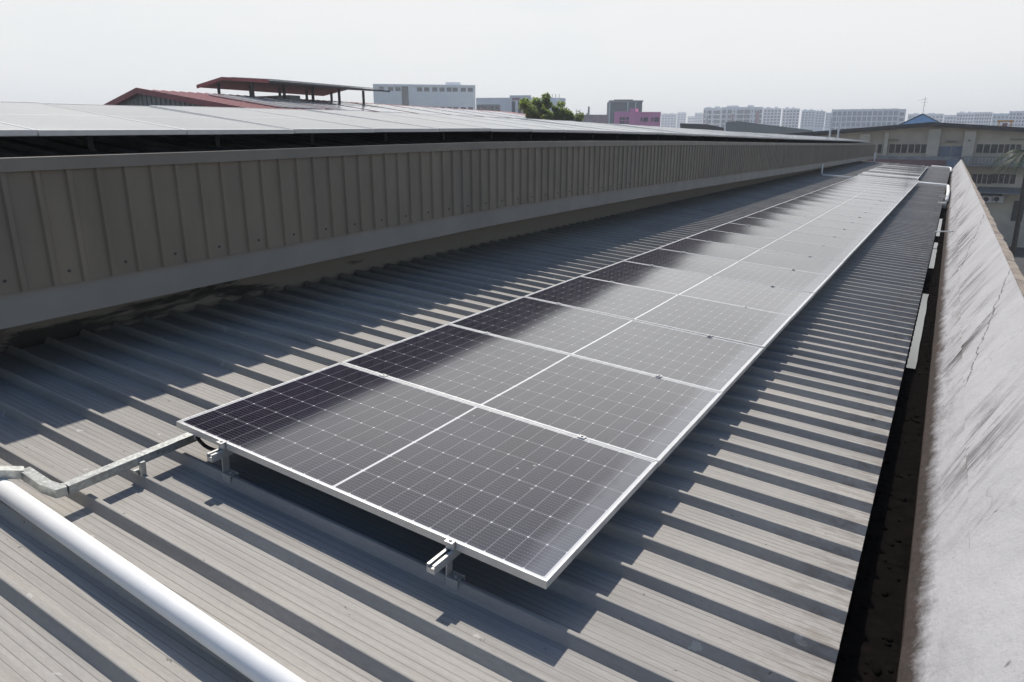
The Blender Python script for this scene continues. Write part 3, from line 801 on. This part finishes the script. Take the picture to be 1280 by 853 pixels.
# ------------------------------------------------------------------ generic distant blocks
def block(label, cat, pa, pb, z1, depth, mat, name='building', z0=GZ, group=None):
    """pa, pb: (x, y) of the front face, left to right as seen; returns root + local frame"""
    pa = Vector((pa[0], pa[1], 0)); pb = Vector((pb[0], pb[1], 0)); u = (pb - pa); Lh = u.length; u.normalize(); nrm = Vector((-u.y, u.x, 0))
    if nrm.dot(pa - CAM_C) < 0: nrm = -nrm
    root = thing(name, label, cat, (pa.x, pa.y, z0), group)
    root.rotation_euler = (0, 0, math.atan2(u.y, u.x))
    bm = bmesh.new(); box(bm, 0, Lh, 0, depth, 0, z1 - z0); link('wall', bm, mat, root)
    return root, Lh
def addbox(root, name, x0, x1, y0, y1, z0, z1, mat):
    bm = bmesh.new(); box(bm, x0, x1, y0, y1, z0 - GZ, z1 - GZ); return link(name, bm, mat, root)
def windows(root, spots, w_, h_, mat='glass', frame='white', proud=.06):
    first = None; g0 = None
    for (x, z) in spots:
        if first is None:
            bm = bmesh.new(); box(bm, -w_ / 2, w_ / 2, -proud, 0.02, 0, h_); first = link('window', bm, mat, root)
            c = first
        else: c = first.copy(); COL.objects.link(c)
        c.location = (x, 0, z - GZ)

# white industrial block (left)
a = atD(466, 105, 300); b = atD(594, 103, 300)
r, Lh = block('large white industrial block with grey window bands behind the ridge canopy', 'building', a, b, atD(530, 107, 300).z, 30, 'white', 'industrial_building')
H = atD(530, 107, 300).z
addbox(r, 'roof_room', Lh * .71, Lh * .86, 4, 14, H, H + 1.6, 'white')
for q, (z_, hh) in enumerate(((H - 2.3, 1.5), (H - 9.6, 1.5), (H - 12.8, 1.2))):
    windows(r, [(Lh * f_, z_) for f_ in ([.08, .17, .24, .45, .52, .60, .67, .74, .80, .88, .95] if q != 2 else [.05 * k for k in range(1, 20)])], Lh * (.05 if q != 2 else .03), hh)
addbox(r, 'stair_shaft', Lh * .275, Lh * .34, -.15, .02, GZ + .5, H - .1, 'glass')
addbox(r, 'parapet', 0.0, Lh, -.4, 0, H - .5, H + .3, 'white')
# second block: beige and white
a = atD(595, 122, 256); b = atD(664, 122, 253)
r, Lh = block('low white and beige factory with red trimmed windows and tall glass strips', 'building', a, b, atD(630, 122.5, 255).z, 25, 'white', 'factory_building')
H = atD(630, 122.5, 255).z
addbox(r, 'corner_tower', Lh * .62, Lh * 1.0, -1.0, 0, GZ, H + .7, 'white')
addbox(r, 'window_bay', 0.3, Lh * .42, -.2, 0, GZ + 1, H - 2.2, 'concrete')
windows(r, [(Lh * f_, z_) for f_ in (.05, .17, .30, .38) for z_ in (H - 3.9, H - 6.3, H - 8.7)], Lh * .06, 1.3, 'glass', proud=.3)
for f_ in (.11, .235, .42): addbox(r, 'red_fin', Lh * f_, Lh * f_ + .25, -.5, -.2, GZ + 1, H - 2.3, 'maroon')
for f_ in (.66, .77, .87): addbox(r, 'glass_strip', Lh * f_, Lh * (f_ + .06), -1.15, -1.0, GZ + 1, H - 1.2, 'slate')
# sign patch on the tower (illegible red lettering in the photo)
addbox(r, 'sign_panel', Lh * .66, Lh * .80, -1.1, -1.0, H - .9, H - .1, 'maroon')
# third: cylinder-topped block right of the tree
a = atD(672, 130, 248); b = atD(701, 127, 247.5)
r, Lh = block('pale block with rounded roof drum half hidden behind the tree', 'building', a, b, atD(690, 127, 248).z, 20, 'hdbwall', 'factory_building')
H = atD(690, 127, 248).z
bm = bmesh.new(); bmesh.ops.create_cone(bm, cap_ends=True, segments=32, radius1=5.2, radius2=5.2, depth=1.6, matrix=Matrix.Translation((Lh * .5, 6, H - GZ + .4))); link('roof_drum', bm, 'hdbwall', r)
for k in range(3): addbox(r, 'roof_mast', Lh * (.6 + .15 * k), Lh * (.6 + .15 * k) + .15, 2, 2.15, H, H + 2.4, 'dark')
# low plant behind
a = atD(704, 142, 200); b = atD(760, 143, 200.5)
r, Lh = block('low grey plant shed with chimney left of the dark building', 'building', a, b, atD(730, 143.5, 200).z, 14, 'concrete', 'plant_shed')
H = atD(730, 143.5, 200).z
addbox(r, 'chimney', Lh * .56, Lh * .60, 3, 3.6, H, H + 2.2, 'concrete')
for k in range(5): addbox(r, 'roof_unit', Lh * (.05 + .12 * k), Lh * (.11 + .12 * k), 2, 4, H, H + .5, 'galv')
# dark blue building
a = atD(762, 126, 295); b = atD(803, 127, 296)
r, Lh = block('dark slate blue industrial building behind the pink one', 'building', a, b, atD(780, 126, 295).z, 18, 'slate', 'industrial_building')
H = atD(780, 126, 295).z
addbox(r, 'roof_room', Lh * .15, Lh * .72, 1, 10, H, H + .5, 'slate')
addbox(r, 'parapet_trim', -.3, Lh + .3, -.35, 0, H - .5, H + .12, 'hdbdark')
for f_ in (.0, .55, .79): addbox(r, 'corner_pipe', Lh * f_, Lh * f_ + .35, -.3, 0, GZ, H - .5, 'hdbblue')
# pink building
a = atD(768, 140, 185.5); m_ = atD(795, 140, 184.5); b = atD(826, 142, 186)
r, Lh = block('bright pink building with small square windows, left wing with paired windows', 'building', a, m_, atD(780, 139.6, 185).z, 10, 'pink', 'pink_building')
H = atD(780, 139.6, 185).z
windows(r, [(Lh * .32, H - 2.0), (Lh * .45, H - 2.0), (Lh * .62, H - 2.0), (Lh * .32, H - 2.9), (Lh * .45, H - 2.9), (Lh * .62, H - 2.9)], Lh * .10, .65, 'balc', proud=.25)
addbox(r, 'stair_tower', Lh * .72, Lh * .98, -.2, 4, GZ, H + .7, 'pink')
r, Lh = block('right wing of the bright pink building beside its stair tower', 'building', m_, b, atD(810, 141.5, 190).z, 10, 'pink', 'pink_building')
H = atD(810, 141.5, 190).z
windows(r, [(Lh * f_, H - 2.2) for f_ in (.23, .34, .40, .46, .66, .78, .84, .90)], Lh * .05, 1.0, 'balc', proud=.25)
addbox(r, 'parapet', 0, Lh, -.2, 0, H - .25, H + .1, 'pink')

# distant housing towers ------------------------------------------------
def tower(px0, px1, ptop, D, mat, label, bays, floors, group, rec='hdbdark', depth=14, D2=None, fins=True, roofroom=True, accent=None, stacks=(), ww=.58, wh=.52):
    a = atD(px0, ptop, D); b = atD(px1, ptop, D2 or D); H = (a.z + b.z) / 2
    r, Lh = block(label, 'apartment block', a, b, H, depth, mat, 'apartment_block', group=group)
    fh = (H - GZ) / (floors + .6); bw = Lh / bays
    # one recessed-looking window bay per bay and floor, kept under 100 parts
    sp = [(bw * (i + .5), GZ + fh * (j + .45)) for i in range(bays) for j in range(max(0, floors - 6), floors)]
    windows(r, sp[:98], bw * ww, fh * wh, rec, proud=.25)
    for f0, f1 in stacks:  # dark boxes carry the shade of recessed balconies in their colour
        for j in range(max(0, floors - 7), floors):
            addbox(r, 'balcony', Lh * f0, Lh * f1, -.42, -.26, GZ + fh * (j + .28), GZ + fh * (j + 1.02), 'balc')
    if fins:
        for i in range(bays + 1):
            if i % 2 == 0: addbox(r, 'fin', bw * i - .35, bw * i + .35, -.7, 0, GZ, H + .25, mat)
    if roofroom:
        rr2 = random.Random(int(px0)); x = .12; 
        while x < .85:
            rw_ = rr2.uniform(.14, .3); addbox(r, 'roof_room', Lh * x, Lh * (x + rw_), 3, 9, H, H + rr2.uniform(.7, 1.5), mat); x += rw_ + rr2.uniform(.15, .3)
    if accent:
        for (f0, f1, g0, g1, mt) in accent: addbox(r, 'painted_panel', Lh * f0, Lh * f1, -.9, -.7, GZ + (H - GZ) * g0, GZ + (H - GZ) * g1, mt)
    return r
GH = 'pale apartment blocks on the skyline'
tower(827, 846, 142.5, 1100, 'hdbwall', 'faint white apartment block nearest the right end of the pink building', 5, 12, GH)
tower(847, 858, 141, 1150, 'hdbwall', 'narrow faint white apartment block between two wider ones right of the pink building', 3, 13, GH)
tower(860, 869, 145.5, 1200, 'hdbwall', 'lowest faint apartment block just left of the slab with maroon panels', 3, 10, GH, roofroom=False)
tower(869, 879, 141.5, 1150, 'hdbwall', 'faint apartment sliver touching the slab with maroon panels', 3, 11, GH)
tower(880, 902, 135, 560, 'hdbwall', 'white apartment slab with maroon edge panels and dark recessed bays, left half', 6, 9, GH, fins=False, ww=.35, stacks=((.30, .42), (.62, .95)), accent=((-.01, .03, .45, .95, 'maroon'), (.2, .25, .4, .8, 'maroon')))
tower(902, 954, 134, 540, 'white', 'wide white apartment slab with dark balconies, blue corner and maroon panel', 14, 9, GH, fins=False, ww=.3, stacks=((.03, .10), (.17, .25), (.40, .53), (.56, .70), (.93, .98)),
      accent=((.84, .92, .55, .92, 'maroon'), (.57, .72, .40, .52, 'bluepaint'), (.27, .31, .6, .85, 'maroon')))
tower(955, 977, 135.5, 620, 'hdbwall', 'pale apartment tower with fine grid, right behind the wide white slab', 5, 14, GH)
tower(979, 1000, 136, 640, 'hdbwall', 'pale pinkish apartment tower, second right of the wide white slab', 5, 14, GH)
tower(1003, 1019, 138, 700, 'hdbblue', 'pale blue green apartment tower, left one of the pair', 4, 15, GH)
tower(1020, 1032, 139, 700, 'hdbblue', 'pale blue green apartment tower, right one of the pair', 3, 15, GH)
tower(1033, 1040, 141, 720, 'hdbblue', 'thin pale blue sliver tower beside the blue glazed block', 2, 15, GH, roofroom=False)
tower(1041, 1124, 136.5, 480, 'hdbwall', 'long blue glazed apartment block with white slab lines, left of the antenna', 13, 8, GH, rec='glaz', roofroom=False, ww=.74, wh=.74)
r = tower(1124, 1133, 136.5, 480, 'hdbwall', 'plain white end wall block of the blue glazed apartment block', 1, 8, GH, roofroom=False, fins=False)
tower(1136, 1180, 142.5, 700, 'hdbwall', 'low pale apartment block behind the blue hip roof', 9, 10, GH)
tower(1181, 1196, 144, 700, 'hdbwall', 'short pale apartment block right of the blue hip roof', 4, 10, GH, roofroom=False)
tower(1197, 1218, 141, 620, 'hdbwall', 'pale apartment block with two roof rooms above the cream building', 6, 12, GH)
tower(1219, 1241, 140.5, 600, 'hdbwall', 'pale apartment block with dark dotted windows above the cream building', 7, 12, GH, roofroom=False)
tower(1242, 1262, 142, 600, 'hdbblue', 'pale apartment block with wide dark windows behind the orange frame', 4, 9, GH, roofroom=False)
tower(1263, 1300, 139, 560, 'hdbwall', 'pale apartment block at the right edge of the picture', 9, 12, GH, roofroom=False)

# grey shed roofs between the raised array and the skyline
def slab(label, pts, D, th, mat, name='shed_roof', cat='roof', depth=12):
    bm = bmesh.new(); a = [atD(px, py, D) for px, py in pts]; d = ray(sum(p[0] for p in pts) / len(pts), 160); d.z = 0; d.normalize()
    prism(bm, a, d * depth); return tag(link(name, bm, mat), label, cat)
slab('dark grey sloping shed wall below the apartment slabs', [(907, 153), (921, 151.5), (1016, 163), (1016, 190), (907, 190)], 110, 1, 'greywall', 'grey_shed', 'shed')
slab('low dark roof edge peeking over the white panels', [(850, 154.2), (884, 155.6), (905, 160), (905, 175), (850, 175)], 120, 1, 'dark', 'dark_shed', 'shed')

# ------------------------------------------------------------------ cream building at the end
YF = 77.0
cbl = thing('cream_building', 'cream two storey building with low gable roof across the far end', 'building', (0, YF, GZ))
Oc = Vector((0, YF, GZ))
def fx(px, py): p = atY(px, py, YF); return p.x, p.z
xl, _ = fx(985, 170); xr = 16.0
xa, za = fx(1165, 153.6)
zl = fx(1040, 164)[1]; zr = fx(1280, 160.5)[1]; x_r = fx(1280, 160.5)[0]; x_l = fx(1040, 164)[0]
sl_l = (za - zl) / (xa - x_l); sl_r = (za - zr) / (x_r - xa)
ZL = za - sl_l * (xa - xl); ZR = za - sl_r * (xr - xa)
bm = bmesh.new(); prism(bm, [Vector((xl, YF, GZ)) - Oc, Vector((xr, YF, GZ)) - Oc, Vector((xr, YF, ZR - .3)) - Oc, Vector((xa, YF, za - .3)) - Oc, Vector((xl, YF, ZL - .3)) - Oc], (0, 20, 0))
link('wall', bm, 'cream', cbl)
bm = bmesh.new()
for (x0, z0, x1, z1) in ((xa, za, xl - .5, ZL), (xa, za, xr, ZR)):
    prism(bm, [Vector((x0, YF - 1.2, z0)) - Oc, Vector((x1, YF - 1.2, z1)) - Oc, Vector((x1, YF - 1.2, z1 - .16)) - Oc, Vector((x0, YF - 1.2, z0 - .16)) - Oc], (0, 22, 0))
link('roof', bm, 'galv', cbl)
bm = bmesh.new()
for (x0, z0, x1, z1) in ((xa, za, xl - .5, ZL), (xa, za, xr, ZR)):
    prism(bm, [Vector((x0, YF - 1.32, z0 + .04)) - Oc, Vector((x1, YF - 1.32, z1 + .04)) - Oc, Vector((x1, YF - 1.32, z1 - .28)) - Oc, Vector((x0, YF - 1.32, z0 - .28)) - Oc], (0, .1, 0))
link('verge_trim', bm, 'dark', cbl)
# blue hip roof behind the ridge, with antenna
hp = thing('blue_roof', 'small blue tiled hip roof peeking above the cream gable', 'roof', (0, 0, 0))
p0, p1, p2 = atY(1112, 155, 84), atY(1153.5, 143.0, 89), atY(1192, 155, 84)
bm = bmesh.new(); vs = [bm.verts.new(v) for v in (Vector((p0.x, 84, p0.z - .6)), Vector((p2.x, 84, p0.z - .6)), Vector((p2.x, 94, p0.z - .6)), Vector((p0.x, 94, p0.z - .6)), Vector((p1.x, 89, p1.z)))]
for q in ((0, 1, 4), (1, 2, 4), (2, 3, 4), (3, 0, 4)): bm.faces.new([vs[i] for i in q])
bm.faces.new([vs[i] for i in (3, 2, 1, 0)]); link('tiles', bm, 'blueroof', hp)
bm = bmesh.new()
for q in (0, 1, 2, 3): tube(bm, [vs_ for vs_ in ((Vector((p0.x, 84, p0.z - .6)), Vector((p2.x, 84, p0.z - .6)), Vector((p2.x, 94, p0.z - .6)), Vector((p0.x, 94, p0.z - .6)))[q], Vector((p1.x, 89, p1.z)))], .09, 6)
link('hip_ridge', bm, 'slate', hp)
an = thing('antenna', 'thin television antenna mast on the blue hip roof', 'antenna', (p1.x, 89, p1.z))
bm = bmesh.new(); tube(bm, [(0, 0, -.2), (0, 0, 1.75)], .02, 6); link('mast', bm, 'dark', an)
for pa_, pb_ in (((-.25, 0, 1.9), (.25, 0, 1.95)), ((-.4, 0, 1.5), (.4, 0, 1.55)), ((-.2, 0, 1.15), (.25, 0, 1.2)), ((0, -.3, 1.7), (0, .6, 1.7)), ((-.8, 0, 1.75), (-.2, 0, 1.88))):
    bm = bmesh.new(); tube(bm, [tuple(q_ * .8 for q_ in pa_), tuple(q_ * .8 for q_ in pb_)], .010, 5); link('element', bm, 'dark', an)
# piers and recesses
def cbx(name, px0, px1, py0, py1, d0, d1, mat, par=None):
    x0, z1 = fx(px0, py0); x1, z0 = fx(px1, py1)
    bm = bmesh.new(); box(bm, x0, x1, d0, d1, z0 - GZ, z1 - GZ); return link(name, bm, mat, par or cbl)
for a_, b_ in ((1075, 1088), (1106, 1111), (1160, 1175), (1205, 1219)):
    xx0 = fx(a_, 175)[0]; xx1 = fx(b_, 175)[0]; zt = min(za - (sl_l * max(0, xa - x) if x < xa else sl_r * (x - xa)) for x in (xx0, xx1)) - .5
    bm = bmesh.new(); box(bm, xx0, xx1, -.7, -.005, 0, zt - GZ); link('pier', bm, 'cream', cbl)
def window(px0, px1, py0, py1, mull, glass='glass', frame='white'):
    x0, z1 = fx(px0, py0); x1, z0 = fx(px1, py1)
    bm = bmesh.new(); t = .05
    box(bm, x0 - t, x1 + t, -.10, -.002, z0 - GZ - t, z0 - GZ); box(bm, x0 - t, x1 + t, -.10, -.002, z1 - GZ, z1 - GZ + t)
    box(bm, x0 - t, x0, -.10, -.002, z0 - GZ, z1 - GZ); box(bm, x1, x1 + t, -.10, -.002, z0 - GZ, z1 - GZ)
    for k in range(1, mull):
        xm = x0 + (x1 - x0) * k / mull; box(bm, xm - .035, xm + .035, -.09, -.002, z0 - GZ, z1 - GZ)
    f = link('window', bm, 'cream', cbl)
    bm = bmesh.new(); box(bm, x0, x1, -.04, -.001, z0 - GZ, z1 - GZ); link('pane', bm, glass, f)
    rw = random.Random(int(px0 * 7))
    for k in range(mull):
        if rw.random() < .7:
            ww = (x1 - x0) / mull; xx = x0 + ww * k; hh = (z1 - z0) * rw.uniform(.3, .8); bm = bmesh.new()
            box(bm, xx + .06, xx + ww * rw.uniform(.4, .92), -.048, -.041, z1 - GZ - hh, z1 - GZ); link('curtain', bm, 'curtain', f)
for px0, px1, n_ in ((1098, 1107, 2), (1112.5, 1133, 3), (1136.5, 1157.5, 3), (1221.5, 1245.5, 3), (1249, 1275, 4)): window(px0, px1, 180.5, 191.5, n_)
for px0, px1, n_ in ((1216, 1239, 4), (1242, 1268, 4)): window(px0, px1, 217.5, 230, n_)
for px0, px1 in ((1174.5, 1187), (1190.5, 1203.5)): cbx('blue_door', px0, px1, 183, 196, -.06, -.003, 'bluedoor')
for px0, px1, py in ((1111, 1123, 174.5), (1182, 1197, 176), (1263, 1281, 173.5)): cbx('ledge', px0, px1, py, py + 1.2, -.45, -.003, 'brass')
cbx('wall_lamp', 1210.5, 1212.5, 174.8, 176.6, -.85, -.705, 'dark')
cbx('red_brown_band', 1085, 1184, 198.5, 207.5, -1.5, -1.3, 'brick')
cbx('annexe_wall', 1184, 1196, 199, 209, -2.5, -.75, 'bluedoor')
cbx('balcony_slab', 1196, 1300, 205.5, 208.5, -2.2, -.003, 'concrete')
# balustrade
x0, z1 = fx(1100, 193.5); x1, z0 = fx(1300, 205)
bm = bmesh.new(); x = fx(1203, 200)[0]
while x < x1: box(bm, x, x + .09, -2.1, -2.04, z0 - GZ, z1 - GZ - .1); x += .26
box(bm, fx(1203, 200)[0], x1, -2.14, -2.0, z1 - GZ - .1, z1 - GZ); link('balustrade', bm, 'concrete', cbl)
cbx('parapet', 1098, 1203, 194.5, 205, -1.3, -1.2, 'concrete')
# awning over the ground floor
aw = thing('awning', 'grey corrugated awning over the ground floor right of the parapet', 'awning', (0, YF, GZ))
xa0, zz = fx(1220, 233); xa1, _ = fx(1300, 233); z_lo = fx(1250, 239)[1]
bm = bmesh.new(); x = xa0
while x < xa1:
    prism(bm, [Vector((x, -.01, zz - GZ)), Vector((x + .16, -.01, zz - GZ)), Vector((x + .16, -.01, zz - GZ - .05)), Vector((x, -.01, zz - GZ - .05))], (0, -2.6, z_lo - zz)); x += .22
prism(bm, [Vector((xa0, -.01, zz - GZ - .05)), Vector((xa1, -.01, zz - GZ - .05)), Vector((xa1, -.01, zz - GZ - .09)), Vector((xa0, -.01, zz - GZ - .09))], (0, -2.6, z_lo - zz))
link('sheet', bm, 'greywall', aw)
bm = bmesh.new()
bm.free()
for k in range(5):
    bm = bmesh.new(); xx = xa0 + .3 + k * 2.2; tube(bm, [(xx, -2.4, z_lo - GZ - .05), (xx, -.02, z_lo - GZ - .6)], .04, 6); link('strut', bm, 'galv', aw)
cbx('ground_floor_door', 1268, 1277, 251, 277, -.05, -.003, 'dark')
cbx('ground_floor_window', 1226, 1252, 241, 248, -.05, -.003, 'dark')
# air conditioners below the awning
ac0 = None
for px, lab in ((1233, 'white air conditioner unit under the awning, left one'), (1246, 'white air conditioner unit under the awning, right one')):
    x, z = fx(px, 253); r = thing('air_conditioner', lab, 'air conditioner', (x, YF - .35, z), 'air conditioners under the awning')
    bm = bmesh.new(); box(bm, -.45, .45, -.17, .17, 0, .6, bev=.02); link('casing', bm, 'white', r)
    bm = bmesh.new(); bmesh.ops.create_cone(bm, cap_ends=True, segments=20, radius1=.22, radius2=.22, depth=.02, matrix=Matrix.Translation((-.1, -.185, .3)) @ Matrix.Rotation(R_(90), 4, 'X')); link('fan_grille', bm, 'dark', r)
    for sx in (-.4, .35): bm = bmesh.new(); box(bm, sx, sx + .05, -.17, .33, -.05, 0); link('bracket', bm, 'galv', r)
# orange steel frame on the roof
x0 = atY(1248.5, 156, 90); x1 = atY(1264.5, 152.5, 90)
of = thing('steel_frame', 'small orange steel frame standing on the cream building roof at right', 'frame', (x0.x, 90, x0.z))
w_ = x1.x - x0.x
for x in (0, w_): bm = bmesh.new(); box(bm, x - .06, x + .06, -.06, .06, -.8, 1.0 * (x1.z - x0.z)); link('post', bm, 'orange', of)
bm = bmesh.new(); box(bm, -.2, w_ + .2, -.08, .08, (x1.z - x0.z), (x1.z - x0.z) + .16); link('beam', bm, 'orange', of)
bm = bmesh.new(); box(bm, w_ * .3, w_ * .72, .0, .6, -.8, (x1.z - x0.z) - .12); link('tank', bm, 'brick', of)
# white poles
for px, pt, lab in ((1039.5, 150, 'left thin white pole in front of the blue glazed block'), (1050, 149, 'right thin white pole in front of the blue glazed block')):
    p = atY(px, pt, 60); bm = bmesh.new(); tube(bm, [(p.x, 60, GZ), (p.x, 60, p.z)], .07, 8); tube(bm, [(p.x, 60, p.z - .1), (p.x, 60, p.z + .12)], .11, 8)
    tag(link('pole', bm, 'white'), lab, 'pole', 'white poles')

# ------------------------------------------------------------------ trees
def leaf_crown(name, c, rx, rz, n, size, mat, par, seed, clusters=26):
    rl = random.Random(seed); bm = bmesh.new(); cs = []
    for i in range(clusters):
        while True:
            v = Vector((rl.uniform(-1, 1), rl.uniform(-1, 1), rl.uniform(-1, 1)))
            if v.length < 1: break
        cs.append((Vector((v.x * rx, v.y * rx, v.z * rz)) + c, rl.uniform(.22, .42) * rx))
    for i in range(n):
        q, s = rl.choice(cs); d = Vector((rl.gauss(0, 1), rl.gauss(0, 1), rl.gauss(0, .8))).normalized() * s * rl.uniform(.5, 1.05)
        p = q + d; a = Vector((rl.uniform(-1, 1), rl.uniform(-1, 1), rl.uniform(-.6, .6))).normalized(); b = a.cross(Vector((rl.uniform(-1, 1), rl.uniform(-1, 1), 1))).normalized()
        l = size * rl.uniform(.6, 1.3)
        vs = [bm.verts.new(p - a * l * .5), bm.verts.new(p + b * l * .28), bm.verts.new(p + a * l * .5), bm.verts.new(p - b * l * .28)]
        bm.faces.new(vs)
    return link(name, bm, mat, par)
for (px, py, D, rx, rz, n, lab, sd) in ((672, 133, 62, 1.35, 1.35, 5200, 'leafy green treetop rising behind the white panels, taller left one', 1),
                                   (701, 138, 62, .95, .85, 2600, 'lower right green treetop beside the taller one', 2),
                                   (722, 143, 62, .5, .45, 260, 'sparse twig of leaves right of the green treetops', 3)):
    c = atD(px, py, D); t = thing('tree', lab, 'tree', (c.x, c.y, GZ), 'trees behind the raised array')
    bm = bmesh.new(); tube(bm, [(0, 0, 0), (.1, 0, 4), (0, .1, c.z - GZ)], [.22, .16, .05], 8)
    for k in range(7):
        a = k * 2.4; tube(bm, [(0, .05, c.z - GZ - 2.2 + k * .2), (math.cos(a) * rx * .7, math.sin(a) * rx * .7, c.z - GZ + (k % 3 - 1) * .4)], [.05, .015], 5)
    link('trunk', bm, 'bark', t); leaf_crown('crown', Vector((0, 0, c.z - GZ - .25)), rx, rz, n, .26, 'leaf', t, sd)
# palm
c = atY(1287, 193, 50); pt = thing('palm_tree', 'green palm with drooping fronds at the right edge', 'palm tree', (c.x, c.y, GZ))
bm = bmesh.new(); tube(bm, [(0, 0, 0), (.15, 0, 3), (0, 0, c.z - GZ)], [.2, .15, .12], 10); link('trunk', bm, 'bark', pt)
rl = random.Random(9)
for k in range(17):
    a = k * 2 * math.pi / 17 + rl.uniform(-.1, .1); el = rl.uniform(.0, .9); L_ = rl.uniform(1.7, 2.3); bm = bmesh.new(); sp = []
    for i in range(13):
        t = i / 12; sp.append(Vector((math.cos(a) * L_ * t, math.sin(a) * L_ * t, c.z - GZ + el * L_ * t - (0.75 + el * .7) * L_ * t * t)))
    tube(bm, sp, [.025 * (1 - i / 14) for i in range(13)], 5)
    sd = Vector((-math.sin(a), math.cos(a), 0))
    for i in range(1, 12):
        for q in (.0, .5):
            p = sp[i].lerp(sp[i + 1], q); ll = .55 * math.sin(math.pi * min(1, (i + q) / 12 * .85 + .12))
            for s in (-1, 1):
                d = (sd * s + (sp[i + 1] - sp[i]).normalized() * .7 + Vector((0, 0, -.45 + rl.uniform(-.2, .1)))).normalized()
                wd = (sp[i + 1] - sp[i]).normalized() * .03
                vs = [bm.verts.new(p - wd), bm.verts.new(p + wd), bm.verts.new(p + d * ll)]; bm.faces.new(vs)
    link('frond', bm, 'palm', pt)

# ------------------------------------------------------------------ far tree belt hiding the ground between blocks
bm = bmesh.new(); rl = random.Random(21)
for i in range(2600):
    ang_ = rl.uniform(-1.05, .25); D = rl.uniform(230, 430); p = Vector((CAM_C.x + math.sin(ang_) * D, CAM_C.y + math.cos(ang_) * D, GZ + rl.uniform(.5, 6)))
    s = rl.uniform(1.2, 3.0); mm = Matrix.Translation(p) @ Matrix.Rotation(rl.uniform(0, 3), 4, 'Z') @ Matrix.Diagonal((s, s, s * rl.uniform(.6, .9), 1))
    g = bmesh.ops.create_icosphere(bm, subdivisions=1, radius=1, matrix=mm)['verts']
    for v in g: v.co += Vector((rl.uniform(-.4, .4), rl.uniform(-.4, .4), rl.uniform(-.4, .4)))
tag(link('distant_greenery', bm, 'leaf'), 'far green treetops between the distant blocks', 'trees', None, 'stuff')

# ------------------------------------------------------------------ haze
hb = bmesh.new(); box(hb, -900, 700, -60, 1350, GZ - 1, 45)
hz = link('haze', hb, 'white'); hz['kind'] = 'stuff'; hz['label'] = 'pale haze in the air over the distance'; hz['category'] = 'haze'
hm = bpy.data.materials.new('haze_air'); hm.use_nodes = True; hn = hm.node_tree
for n_ in list(hn.nodes):
    if n_.type != 'OUTPUT_MATERIAL': hn.nodes.remove(n_)
pv = hn.nodes.new('ShaderNodeVolumePrincipled'); pv.inputs['Color'].default_value = (.86, .91, 1, 1); pv.inputs['Density'].default_value = .0008; pv.inputs['Anisotropy'].default_value = .2
hn.links.new(pv.outputs[0], hn.nodes['Material Output'].inputs['Volume'])
hz.data.materials.clear(); hz.data.materials.append(hm)
